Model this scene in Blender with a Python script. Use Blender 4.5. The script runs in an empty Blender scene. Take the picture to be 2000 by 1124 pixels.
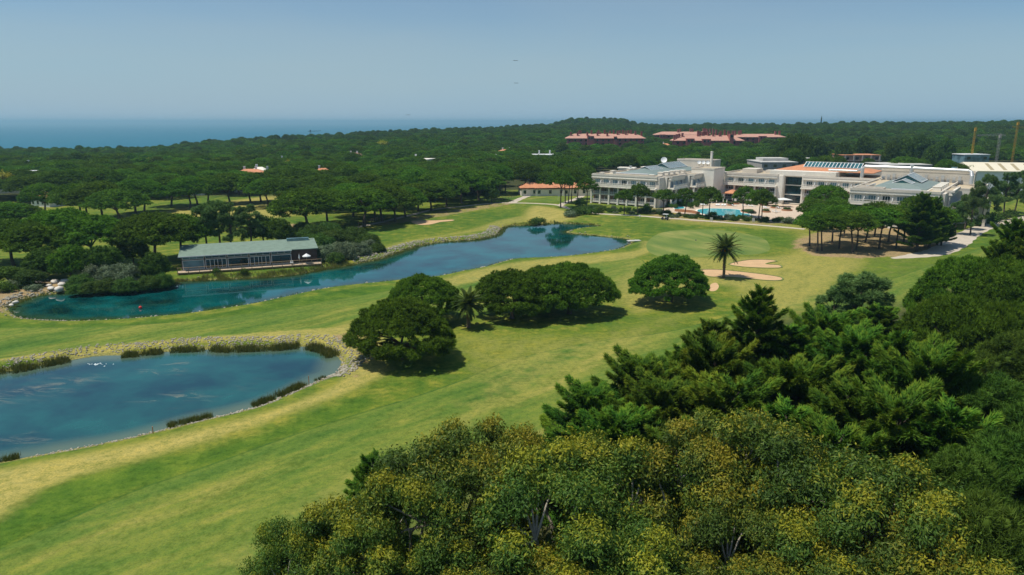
import bpy, math, random
import numpy as np
from mathutils import Matrix, Vector

random.seed(7)
RNG = np.random.default_rng(11)
SC = bpy.context.scene
COL = SC.collection
PI = math.pi

# ------------------------------------------------------------------ camera
CAM_H = 32.0
FPX = 1376.0                      # focal length in pixels of the 2000 px wide photograph
PITCH = math.atan(324.0 / FPX)
cam_d = bpy.data.cameras.new('camera')
cam_d.sensor_width = 36.0
cam_d.lens = FPX / 2000.0 * 36.0
cam_d.clip_start = 0.5
cam_d.clip_end = 60000.0
cam = bpy.data.objects.new('camera', cam_d)
COL.objects.link(cam)
cam.location = (0, 0, CAM_H)
cam.rotation_euler = (math.radians(90) - PITCH, 0, 0)
SC.camera = cam
SC.render.resolution_x, SC.render.resolution_y = 1024, 575

# ------------------------------------------------------------------ sky, sun, exposure
SUN_EL = math.radians(68)
SUN_AZ = Vector((-1.0, -0.12)).normalized()           # horizontal direction towards the sun
world = bpy.data.worlds.new('World')
SC.world = world
world.use_nodes = True
wt = world.node_tree
wt.nodes.clear()
w_out = wt.nodes.new('ShaderNodeOutputWorld')
w_bg = wt.nodes.new('ShaderNodeBackground')
w_sky = wt.nodes.new('ShaderNodeTexSky')
w_sky.sky_type = 'NISHITA'
w_sky.sun_disc = False
w_sky.sun_elevation = SUN_EL
w_sky.sun_rotation = math.atan2(SUN_AZ.x, SUN_AZ.y)
w_sky.altitude = 0
w_sky.air_density = 1.0
w_sky.dust_density = 0.6
w_sky.ozone_density = 3.0
# faint veil of high cloud, thicker towards the west
w_tc = wt.nodes.new('ShaderNodeTexCoord')
w_map = wt.nodes.new('ShaderNodeMapping')
w_map.inputs['Scale'].default_value = (0.9, 0.9, 5.5)
w_map.inputs['Location'].default_value = (0.35, 0.1, 0.0)
w_no = wt.nodes.new('ShaderNodeTexNoise')
w_no.inputs['Scale'].default_value = 1.3
w_no.inputs['Detail'].default_value = 5
w_no.inputs['Roughness'].default_value = 0.45
w_no.inputs['Distortion'].default_value = 0.5
w_rmp = wt.nodes.new('ShaderNodeMapRange')
w_rmp.inputs['From Min'].default_value = 0.42
w_rmp.inputs['From Max'].default_value = 0.72
w_rmp.inputs['To Min'].default_value = 0.0
w_rmp.inputs['To Max'].default_value = 0.36
w_mix = wt.nodes.new('ShaderNodeMix')
w_mix.data_type = 'RGBA'
w_mix.inputs['B'].default_value = (5.0, 6.1, 6.5, 1)
w_tint = wt.nodes.new('ShaderNodeMix')
w_tint.data_type = 'RGBA'
w_tint.blend_type = 'MULTIPLY'
w_tint.inputs['Factor'].default_value = 1.0
w_tint.inputs['B'].default_value = (0.86, 1.06, 1.16, 1)
wt.links.new(w_tc.outputs['Generated'], w_map.inputs['Vector'])
wt.links.new(w_map.outputs['Vector'], w_no.inputs['Vector'])
wt.links.new(w_no.outputs['Fac'], w_rmp.inputs['Value'])
wt.links.new(w_rmp.outputs['Result'], w_mix.inputs['Factor'])
wt.links.new(w_sky.outputs['Color'], w_tint.inputs['A'])
# low haze layer: the last degrees above the sea are an even pale blue all the way round
w_sep = wt.nodes.new('ShaderNodeSeparateXYZ')
wt.links.new(w_tc.outputs['Generated'], w_sep.inputs['Vector'])
w_el = wt.nodes.new('ShaderNodeMapRange'); w_el.interpolation_type = 'SMOOTHSTEP'
w_el.inputs['From Min'].default_value = -0.02; w_el.inputs['From Max'].default_value = 0.16
w_el.inputs['To Min'].default_value = 0.92; w_el.inputs['To Max'].default_value = 0.0
wt.links.new(w_sep.outputs['Z'], w_el.inputs['Value'])
w_low = wt.nodes.new('ShaderNodeMix'); w_low.data_type = 'RGBA'
w_low.inputs['B'].default_value = (4.0, 5.9, 7.6, 1)
wt.links.new(w_el.outputs['Result'], w_low.inputs['Factor'])
wt.links.new(w_tint.outputs['Result'], w_low.inputs['A'])
wt.links.new(w_low.outputs['Result'], w_mix.inputs['A'])
wt.links.new(w_mix.outputs['Result'], w_bg.inputs['Color'])
wt.links.new(w_bg.outputs['Background'], w_out.inputs['Surface'])
w_bg.inputs['Strength'].default_value = 0.092

sun_d = bpy.data.lights.new('sun', 'SUN')
sun_d.energy = 5.0
sun_d.angle = math.radians(0.53)
sun_d.color = (1.0, 0.95, 0.84)
sun = bpy.data.objects.new('sun', sun_d)
COL.objects.link(sun)
sdir = Vector((-SUN_AZ.x * math.cos(SUN_EL), -SUN_AZ.y * math.cos(SUN_EL), -math.sin(SUN_EL)))
sun.rotation_euler = sdir.to_track_quat('-Z', 'Y').to_euler()
sun.location = (-60, 20, 120)

SC.view_settings.view_transform = 'Standard'
SC.view_settings.look = 'None'
SC.view_settings.exposure = -0.16
SC.view_settings.gamma = 1.0
SC.view_settings.use_curve_mapping = False
SC.cycles.max_bounces = 6
SC.cycles.diffuse_bounces = 2
SC.cycles.glossy_bounces = 3
SC.cycles.transmission_bounces = 3
SC.cycles.transparent_max_bounces = 4
SC.cycles.volume_bounces = 0
SC.cycles.use_denoising = True

# ------------------------------------------------------------------ helpers
CT, ST = math.cos(PITCH), math.sin(PITCH)

def ray(px, py):
    u, v = (px - 1000.0) / FPX, (562.0 - py) / FPX
    return u, CT + v * ST, -ST + v * CT

def G(px, py, z=0.0):
    """point of the place at height z seen at a pixel of the 2000 px photograph"""
    x, y, d = ray(px, py)
    k = (z - CAM_H) / d
    return (x * k, y * k)

def D(px, y, py):
    """point at forward distance y"""
    a, b, c = ray(px, py)
    k = y / b
    return (a * k, y, CAM_H + c * k)

def sm(x, a, b):
    t = np.clip((np.asarray(x, float) - a) / (b - a), 0, 1)
    return t * t * (3 - 2 * t)

def tag(o, label=None, cat=None, group=None, kind=None):
    if label: o['label'] = label
    if cat: o['category'] = cat
    if group: o['group'] = group
    if kind: o['kind'] = kind
    return o

def link(o, parent=None):
    COL.objects.link(o)
    if parent is not None: o.parent = parent
    return o

def empty(name, loc=(0, 0, 0), rz=0.0, s=1.0):
    o = bpy.data.objects.new(name, None)
    o.empty_display_size = 0.5
    COL.objects.link(o)
    o.location = loc
    o.rotation_euler = (0, 0, rz)
    o.scale = (s, s, s) if not isinstance(s, tuple) else s
    return o

def copy_tree(o, parent=None):
    c = o.copy()
    COL.objects.link(c)
    c.parent = parent
    for ch in list(o.children): copy_tree(ch, c)
    return c

def fast_mesh(name, V, F, mat=None, smooth=False, attrs=None):
    """V (n,3), F (m,k) uniform polygons"""
    V = np.asarray(V, np.float32); F = np.asarray(F, np.int32)
    me = bpy.data.meshes.new(name)
    m, k = F.shape
    me.vertices.add(len(V)); me.vertices.foreach_set('co', V.ravel())
    me.loops.add(m * k); me.loops.foreach_set('vertex_index', F.ravel())
    me.polygons.add(m)
    me.polygons.foreach_set('loop_start', np.arange(0, m * k, k, dtype=np.int32))
    me.polygons.foreach_set('loop_total', np.full(m, k, np.int32))
    if smooth: me.polygons.foreach_set('use_smooth', np.ones(m, bool))
    for an, av in (attrs or {}).items():
        a = me.attributes.new(an, 'FLOAT', 'POINT')
        a.data.foreach_set('value', np.asarray(av, np.float32))
    if mat is not None:
        for mm in (mat if isinstance(mat, (list, tuple)) else [mat]): me.materials.append(mm)
    me.update(calc_edges=True)
    return me

class MB:
    """collects simple solids into ONE mesh"""
    def __init__(s): s.v = []; s.f = []; s.m = []
    def add(s, V, F, mi=0):
        b = len(s.v); s.v += [tuple(p) for p in V]; s.f += [tuple(i + b for i in q) for q in F]; s.m += [mi] * len(F); return s
    def box(s, x0, x1, y0, y1, z0, z1, mi=0):
        V = [(x0,y0,z0),(x1,y0,z0),(x1,y1,z0),(x0,y1,z0),(x0,y0,z1),(x1,y0,z1),(x1,y1,z1),(x0,y1,z1)]
        return s.add(V, [(0,3,2,1),(4,5,6,7),(0,1,5,4),(1,2,6,5),(2,3,7,6),(3,0,4,7)], mi)
    def bar(s, a, b, w, h=None, mi=0):
        h = h or w
        a, b = Vector(a), Vector(b); d = (b - a).normalized()
        up = Vector((0,0,1)) if abs(d.z) < .95 else Vector((0,1,0))
        r = d.cross(up).normalized() * (w/2); u = r.cross(d).normalized() * (h/2)
        V = [a-r-u, a+r-u, a+r+u, a-r+u, b-r-u, b+r-u, b+r+u, b-r+u]
        return s.add(V, [(0,1,2,3),(7,6,5,4),(0,4,5,1),(1,5,6,2),(2,6,7,3),(3,7,4,0)], mi)
    def tube(s, pts, rad, n=7, mi=0, cap=True):
        pts = [Vector(p) for p in pts]
        rad = rad if isinstance(rad, (list, tuple)) else [rad] * len(pts)
        V = []; ref = Vector((0.3, 0.9, 0.1)).normalized()
        for i, p in enumerate(pts):
            d = (pts[min(i+1, len(pts)-1)] - pts[max(i-1, 0)]).normalized()
            a = d.cross(ref)
            if a.length < .2: a = d.cross(Vector((1, 0, 0)))
            a.normalize(); b = d.cross(a)
            for k in range(n):
                t = 2*PI*k/n
                V.append(p + (a*math.cos(t) + b*math.sin(t)) * rad[i])
        F = []
        for i in range(len(pts)-1):
            for k in range(n):
                F.append((i*n+k, i*n+(k+1) % n, (i+1)*n+(k+1) % n, (i+1)*n+k))
        if cap: F.append(tuple(range(n))[::-1]); F.append(tuple((len(pts)-1)*n + k for k in range(n)))
        return s.add(V, F, mi)
    def disc(s, c, r, z0, z1, n=16, r2=None, mi=0):
        r2 = r if r2 is None else r2
        V = [(c[0]+r*math.cos(2*PI*k/n), c[1]+r*math.sin(2*PI*k/n), z0) for k in range(n)] + \
            [(c[0]+r2*math.cos(2*PI*k/n), c[1]+r2*math.sin(2*PI*k/n), z1) for k in range(n)]
        return s.add(V, [tuple(range(n))[::-1], tuple(range(n, 2*n))] + [(k,(k+1)%n,n+(k+1)%n,n+k) for k in range(n)], mi)
    def poly(s, pts, z0, z1, mi=0):
        n = len(pts)
        V = [(p[0],p[1],z0) for p in pts] + [(p[0],p[1],z1) for p in pts]
        return s.add(V, [tuple(range(n))[::-1], tuple(range(n, 2*n))] + [(k,(k+1)%n,n+(k+1)%n,n+k) for k in range(n)], mi)
    def mesh(s, name, mats, smooth=False):
        me = bpy.data.meshes.new(name)
        me.from_pydata([tuple(p) for p in s.v], [], s.f)
        for m in (mats if isinstance(mats, (list, tuple)) else [mats]): me.materials.append(m)
        if any(s.m): me.polygons.foreach_set('material_index', s.m)
        if smooth: me.polygons.foreach_set('use_smooth', [True]*len(s.f))
        me.update(); return me
    def obj(s, name, mats, parent=None, loc=(0,0,0), rz=0.0, smooth=False):
        o = bpy.data.objects.new(name, s.mesh(name, mats, smooth))
        link(o, parent); o.location = loc; o.rotation_euler = (0,0,rz)
        return o

def place(name, me, parent=None, loc=(0,0,0), rz=0.0, s=1.0):
    o = bpy.data.objects.new(name, me); link(o, parent)
    o.location = loc; o.rotation_euler = (0,0,rz)
    if s != 1.0: o.scale = (s,s,s) if not isinstance(s, tuple) else s
    return o

# ------------------------------------------------------------------ materials
def new_mat(name):
    m = bpy.data.materials.new(name); m.use_nodes = True
    nt = m.node_tree; nt.nodes.clear()
    out = nt.nodes.new('ShaderNodeOutputMaterial')
    b = nt.nodes.new('ShaderNodeBsdfPrincipled')
    nt.links.new(b.outputs['BSDF'], out.inputs['Surface'])
    return m, nt, b, out

def N(nt, typ, **kw):
    n = nt.nodes.new(typ)
    for k, v in kw.items():
        if k in n.inputs: n.inputs[k].default_value = v
        else: setattr(n, k, v)
    return n

def ramp(nt, src, stops, interp='LINEAR'):
    r = nt.nodes.new('ShaderNodeValToRGB'); r.color_ramp.interpolation = interp
    e = r.color_ramp.elements
    while len(e) < len(stops): e.new(0.5)
    for i, (p, c) in enumerate(stops):
        e[i].position = p; e[i].color = (*c, 1) if len(c) == 3 else c
    nt.links.new(src, r.inputs['Fac'])
    return r.outputs['Color']

def mixc(nt, fac, a, b, blend='MIX'):
    m = nt.nodes.new('ShaderNodeMix'); m.data_type = 'RGBA'; m.blend_type = blend
    for sock, val in (('Factor', fac), ('A', a), ('B', b)):
        if isinstance(val, bpy.types.NodeSocket): nt.links.new(val, m.inputs[sock])
        elif sock == 'Factor': m.inputs[sock].default_value = val
        else: m.inputs[sock].default_value = (*val, 1)
    return m.outputs['Result']

def math_(nt, op, a, b=None, clamp=False):
    m = nt.nodes.new('ShaderNodeMath'); m.operation = op; m.use_clamp = clamp
    for i, val in enumerate((a, b)):
        if val is None: continue
        if isinstance(val, bpy.types.NodeSocket): nt.links.new(val, m.inputs[i])
        else: m.inputs[i].default_value = val
    return m.outputs[0]

def rng_(nt, v, a, b, c=0.0, d=1.0, smooth=True):
    m = nt.nodes.new('ShaderNodeMapRange')
    if smooth: m.interpolation_type = 'SMOOTHSTEP'
    nt.links.new(v, m.inputs['Value'])
    m.inputs['From Min'].default_value = a; m.inputs['From Max'].default_value = b
    m.inputs['To Min'].default_value = c; m.inputs['To Max'].default_value = d
    return m.outputs['Result']

def noise(nt, scale, detail=3.0, rough=0.55, vec=None, dist=0.0, mscale=None, rot=None, loc=None):
    n = N(nt, 'ShaderNodeTexNoise', Scale=scale, Detail=detail, Roughness=rough, Distortion=dist)
    if vec is None:
        g = nt.nodes.new('ShaderNodeNewGeometry'); vec = g.outputs['Position']
    if mscale or rot or loc:
        mp = nt.nodes.new('ShaderNodeMapping')
        # rotate first, then stretch
        r = nt.nodes.new('ShaderNodeVectorRotate'); r.rotation_type = 'Z_AXIS'
        r.inputs['Angle'].default_value = rot or 0.0
        nt.links.new(vec, r.inputs['Vector'])
        nt.links.new(r.outputs['Vector'], mp.inputs['Vector'])
        mp.inputs['Scale'].default_value = mscale or (1,1,1)
        mp.inputs['Location'].default_value = loc or (0,0,0)
        vec = mp.outputs['Vector']
    nt.links.new(vec, n.inputs['Vector'])
    return n.outputs['Fac']

def bump(nt, b, h, strength=0.4, dist=0.1):
    bp = N(nt, 'ShaderNodeBump', Strength=strength, Distance=dist)
    nt.links.new(h, bp.inputs['Height']); nt.links.new(bp.outputs['Normal'], b.inputs['Normal'])

def simple_mat(name, col, rough=0.7, var=0.12, scale=1.5, metal=0.0, spec=0.4, bstr=0.15, fine=None):
    m, nt, b, out = new_mat(name)
    tc = nt.nodes.new('ShaderNodeTexCoord')
    n1 = noise(nt, scale, 5, .6, tc.outputs['Object'])
    n2 = noise(nt, fine or scale*9, 3, .6, tc.outputs['Object'])
    f = math_(nt, 'ADD', math_(nt, 'MULTIPLY', n1, .65), math_(nt, 'MULTIPLY', n2, .35))
    dk = tuple(c*(1-2.2*var) for c in col); lt = tuple(min(1, c*(1+1.6*var)) for c in col)
    c = ramp(nt, f, [(0.25, dk), (0.5, col), (0.75, lt)])
    nt.links.new(c, b.inputs['Base Color'])
    b.inputs['Roughness'].default_value = rough
    b.inputs['Metallic'].default_value = metal
    b.inputs['Specular IOR Level'].default_value = spec
    if bstr: bump(nt, b, n2, bstr, .03)
    return m

def leaf_mat(name, dark, mid, light, trans=0.25, var=0.35, rough=0.55, spec=0.25, accent=None, nscale=0.12):
    """foliage: per-vertex 'tint' picks the leaf tone, painted tip light and core shade included, plus per-tree variation"""
    m, nt, b, out = new_mat(name)
    at = N(nt, 'ShaderNodeAttribute', attribute_name='tint')
    oi = nt.nodes.new('ShaderNodeObjectInfo')
    g = nt.nodes.new('ShaderNodeNewGeometry')
    c = ramp(nt, at.outputs['Fac'], [(0.0, dark), (0.5, mid), (1.0, light)] if accent is None else
             [(0.0, dark), (0.4, mid), (0.66, light), (1.0, accent)])
    big = noise(nt, nscale, 2, .5, g.outputs['Position'])
    hsv = nt.nodes.new('ShaderNodeHueSaturation')
    nt.links.new(c, hsv.inputs['Color'])
    nt.links.new(math_(nt, 'ADD', rng_(nt, oi.outputs['Random'], 0, 1, .485, .515, False), 0.0), hsv.inputs['Hue'])
    v = math_(nt, 'ADD', rng_(nt, oi.outputs['Random'], 0, 1, -var*.5, var*.5, False), rng_(nt, big, .3, .7, 1-var*.35, 1+var*.35))
    nt.links.new(v, hsv.inputs['Value'])
    nt.links.new(hsv.outputs['Color'], b.inputs['Base Color'])
    b.inputs['Roughness'].default_value = rough
    b.inputs['Specular IOR Level'].default_value = spec
    if trans > 0:
        tr = nt.nodes.new('ShaderNodeBsdfTranslucent')
        tcol = mixc(nt, 1.0, hsv.outputs['Color'], (1.25, 1.2, .6), 'MULTIPLY')
        nt.links.new(tcol, tr.inputs['Color'])
        ms = nt.nodes.new('ShaderNodeMixShader'); ms.inputs['Fac'].default_value = trans
        nt.links.new(b.outputs['BSDF'], ms.inputs[1]); nt.links.new(tr.outputs['BSDF'], ms.inputs[2])
        nt.links.new(ms.outputs['Shader'], out.inputs['Surface'])
    return m
# ------------------------------------------------------------------ shapes of the land, traced in the photograph and laid on the ground
WL = -0.7                                    # pond water level
POND_A = [(19,603),(30,616),(54,622.5),(96,625.5),(160,627),(256,622.6),(346,615),(394,609),(480,596),(544,582.5),(640,563),
 (746,551.5),(794,546),(848,541),(896,531),(944,522),(995,508),(1040,505),(1104,501.5),(1184,491),(1216,483),(1230,474),
 (1222,467),(1184,463),(1152,460),(1120,457),(1104,453.5),(1125,448),(1168,443),(1150,439.5),(1120,438),(1087,436.5),(1060,439),(1030,441),
 (1000,442),(985,446),(972,460),(950,466),(925,470),(875,473),(837,478),(800,487),(745,506),(688,518),(640,526),(572,538),
 (482,545),(392,549),(331,552),(224,565),(138,573),(80,578),(42,590)]
POND_B = [(-260,742),(0,728),(64,718),(134,705),(192,696),(256,694.6),(320,688),(400,684),(464,684),(544,681),(593,678),(636,686),
 (660,700),(664,716),(654,730),(634,738),(588,757),(544,776),(496,795),(415,815),(330,836),(240,857),(150,875),(60,891),(0,902),
 (-120,922),(-300,950),(-420,900),(-420,800)]

def smooth_closed(P, n=6):
    P = np.array(P, float); m = len(P); out = []
    for i in range(m):
        p0, p1, p2, p3 = P[i-1], P[i], P[(i+1) % m], P[(i+2) % m]
        for k in range(n):
            t = k/n
            out.append(.5*((2*p1)+(-p0+p2)*t+(2*p0-5*p1+4*p2-p3)*t*t+(-p0+3*p1-3*p2+p3)*t**3))
    return np.array(out)

def ground_poly(px, z=0.0, n=6):
    return smooth_closed([G(a, b, z) for a, b in px], n) if n > 1 else np.array([G(a, b, z) for a, b in px])

def sdf(P, Q, limit=None):
    """signed distance (negative inside) of points Q to polygon P"""
    P = np.asarray(P); Q = np.asarray(Q)
    out = np.full(len(Q), 1e3)
    lim = 14.0 if limit is None else limit
    lo, hi = P.min(0) - lim, P.max(0) + lim
    sel = np.where((Q[:,0] > lo[0]) & (Q[:,0] < hi[0]) & (Q[:,1] > lo[1]) & (Q[:,1] < hi[1]))[0]
    A = P; B = np.roll(P, -1, 0)
    for i0 in range(0, len(sel), 20000):
        ii = sel[i0:i0+20000]; q = Q[ii]
        d2 = np.full(len(q), 1e12); ins = np.zeros(len(q), bool)
        for a, b in zip(A, B):
            e = b - a; w = q - a
            t = np.clip((w @ e) / max(e @ e, 1e-9), 0, 1)
            r = w - t[:,None]*e
            d2 = np.minimum(d2, (r*r).sum(1))
            c = (a[1] > q[:,1]) != (b[1] > q[:,1])
            if abs(b[1]-a[1]) > 1e-9:
                xs = a[0] + (q[:,1]-a[1])*(b[0]-a[0])/(b[1]-a[1])
                ins ^= c & (q[:,0] < xs)
        d = np.sqrt(d2); out[ii] = np.where(ins, -d, d)
    return out

PA = ground_poly(POND_A, WL, 5)
PB = ground_poly(POND_B, WL, 5)

RA = np.array([-2.0,-.85,-.727,-.509,-.29,-.145,0,.105,.20,.30,.50,.70,2.0])   # x / y of the ridge samples
RY = np.array([640,640,640,680,850,950,1080,1250,1250,1150,1050,1000,1000.])
RZ = np.array([-7,-7,-6.5,-5,3,7.5,12,18,14,15,18,20,20.])
def T(x, y):
    """terrain height beyond the golf course"""
    x = np.asarray(x, float); y = np.asarray(y, float)
    a = x/np.maximum(y, 30)
    ry = np.interp(a, RA, RY); rz = np.interp(a, RA, RZ)
    up = rz*sm(y/ry, 330/ry, 1.0)
    down = (rz + 42.0)*sm(y, ry*1.03, ry*1.03 + 620)
    und = 1.6*np.sin(x*.021+1.3)*np.sin(y*.017+.4)*sm(y, 360, 520)
    dn = 14.0*(1 - sm(np.hypot(x-145, (y-1235)*.6), 10, 95))
    return up - down + und + dn

def grow(a, step, end, k):
    out = []; s = step; v = a
    while (v < end if step > 0 else v > end):
        v += s; s *= k; out.append(v)
    return out
gx = np.concatenate([grow(-126, -1.4, -2600, 1.055)[::-1], np.arange(-126, 216, .72), grow(215.6, 1.4, 2600, 1.055)])
gy = np.concatenate([[-500, -200, -80, -20, 10, 25], np.arange(34, 126, .62), np.arange(126, 300, .95), grow(300, 1.6, 2300, 1.03)])
X, Y = np.meshgrid(gx, gy)
Q = np.stack([X.ravel(), Y.ravel()], 1)
dA, dB = sdf(PA, Q), sdf(PB, Q)
dP = np.minimum(dA, dB)
Z = T(Q[:,0], Q[:,1])
def bank(d):
    return np.where(d > 0, -0.72*(1-sm(d, -.8, 2.6))*1.0, np.interp(-d, [0, 1.0, 4.0, 8.0], [-.70, -1.0, -1.9, -2.3]))
nearw = dP < 3
Z = np.where(nearw & (dP > 0), -0.70*(1 - sm(dP, 0, 2.8)), Z)
Z = np.where(dP <= 0, np.interp(-dP, [0, .8, 3.0, 8.0], [-.70, -.95, -1.7, -2.2]), Z)

def patch(px, soft, s=1.0, z=0.0):
    P = ground_poly(px, z, 4)
    return s*(1 - sm(sdf(P, Q, soft+2), -soft, soft))
dry = np.zeros(len(Q)); lush = np.zeros(len(Q)); wood = np.zeros(len(Q)); dirt = np.zeros(len(Q))
for px, so, s in [
  ([(720,700),(640,755),(540,795),(420,828),(240,868),(0,912),(-200,950),(-200,1110),(0,1015),(110,950),(300,893),(450,852),(580,806),(680,770),(770,722)], 2.2, .95),
  ([(870,655),(1000,650),(1150,645),(1290,610),(1370,600),(1290,680),(1150,740),(1040,790),(900,850),(820,840),(900,760)], 6, .55),
  ([(700,900),(520,1000),(380,1124),(620,1124),(760,960)], 4, .5),
  ([(300,960),(160,1020),(60,1090),(100,1124),(240,1080),(380,1000)], 4, .35),
  ([(1190,560),(1290,500),(1380,500),(1530,495),(1560,450),(1700,500),(1650,560),(1560,610),(1450,590),(1400,560),(1250,620)], 5, .75),
  ([(850,548),(1000,512),(1200,494),(1245,485),(1255,470),(1300,480),(1240,505),(1100,522),(950,548),(870,562)], 2.5, .8),
  ([(740,492),(850,466),(980,446),(1000,438),(1090,430),(1110,420),(1060,418),(980,428),(900,452),(770,474)], 3, .7),
  ([(1040,402),(1110,412),(1130,425),(1080,436),(1020,430)], 4, .95),
  ([(1290,436),(1450,445),(1590,455),(1560,440),(1420,430),(1300,424)], 4, .6),
  ([(0,700),(250,670),(640,640),(740,650),(700,690),(640,672),(400,668),(0,708)], 1.2, .85),
  ([(600,655),(740,650),(760,700),(720,740),(650,760),(680,700)], 1.5, .9),
  ([(-50,450),(200,428),(420,396),(560,380),(640,395),(560,425),(300,440),(100,462)], 6, .9),
  ([(1750,470),(1900,480),(1850,530),(1700,560),(1600,540)], 8, .4)]:
    dry = np.maximum(dry, patch(px, so, s))
for px, so, s in [
  ([(0,1000),(130,940),(300,900),(500,850),(700,775),(720,800),(560,852),(420,905),(266,958),(116,1022),(0,1074),(-80,1110)], 1.2, .9),
  ([(-200,630),(0,628),(150,634),(350,622),(480,602),(640,572),(760,556),(762,567),(640,588),(480,614),(256,636),(0,642),(-200,650)], 1.2, .9),
  ([(1440,448),(1520,452),(1580,468),(1560,488),(1505,480),(1470,462)], 3, .8),
  ([(1560,540),(1700,520),(1880,480),(2000,430),(2100,420),(2000,520),(1800,600),(1600,620)], 6, .45),
  ([(920,470),(1000,405),(1080,395),(1000,430),(960,450)], 4, .5)]:
    lush = np.maximum(lush, patch(px, so, s))
for px, so, s in [
  ([(1555,468),(1700,430),(1880,455),(1858,486),(1745,503),(1590,500)], 3, .85),
  ([(0,560),(70,548),(150,548),(90,570),(20,600),(-60,640),(-60,560)], 1.5, .9),
  ([(560,440),(585,440),(590,470),(560,480)], 2, .8),
  ([(640,655),(700,650),(730,690),(716,730),(690,740),(672,720),(690,690),(660,670)], 1.6, .55),
  ([(1140,408),(1250,418),(1400,428),(1560,445),(1560,430),(1400,415),(1160,400)], 2.5, .35),
  ([(760,430),(980,395),(1000,400),(760,440)], 2.5, .6),
  ([(1240,405),(1330,400),(1500,400),(1560,420),(1540,440),(1300,430)], 3, .6)]:
    dirt = np.maximum(dirt, patch(px, so, s))
wood = np.maximum(wood, patch([(1480,640),(1600,612),(1800,590),(2000,520),(2600,500),(2600,1300),(620,1300),(860,1010),(1180,830)], 6, 1.0))
far = sm(Q[:,1], 300, 325)
near_gap = (np.abs(Q[:,0]/np.maximum(Q[:,1],1) - .06) < .10)
far = np.where(near_gap, sm(Q[:,1], 335, 345), far)
wood = np.maximum(wood, far)
FAIR1 = [(-300,650),(0,641),(128,640),(256,636),(384,626),(480,614.6),(577,600),(640,588.5),(762,568),(900,545),(1000,530),(1150,508),(1240,503),
  (1260,530),(1200,560),(900,600),(740,612),(700,640),(640,646),(384,661),(200,676),(0,698),(-300,725)]
FAIR2 = [(-250,1180),(0,1075),(116,1024),(266,959),(419,907),(559,856),(699,810),(800,780),(900,745),(1000,705),(1150,670),(1300,650),(1420,620),(1560,585),(1680,560),
  (1760,540),(1900,490),(1990,470),(2100,500),(1900,650),(1500,850),(1100,1200),(500,1350),(-250,1350)]
FAIR3 = [(950,392),(1000,372),(1080,365),(1150,372),(1140,392),(1040,394)]
fair = np.minimum(np.minimum(sdf(ground_poly(FAIR1, 0, 3), Q), sdf(ground_poly(FAIR2, 0, 3), Q)), sdf(ground_poly(FAIR3, 0, 3), Q))
fair = np.clip(fair, -5, 5)
duneA = np.hypot((Q[:,0]-145), (Q[:,1]-1235)*.5)
dune = (1 - sm(duneA, 22, 50))
ny, nx = X.shape
idx = np.arange(ny*nx).reshape(ny, nx)
F = np.stack([idx[:-1,:-1].ravel(), idx[:-1,1:].ravel(), idx[1:,1:].ravel(), idx[1:,:-1].ravel()], 1)

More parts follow.
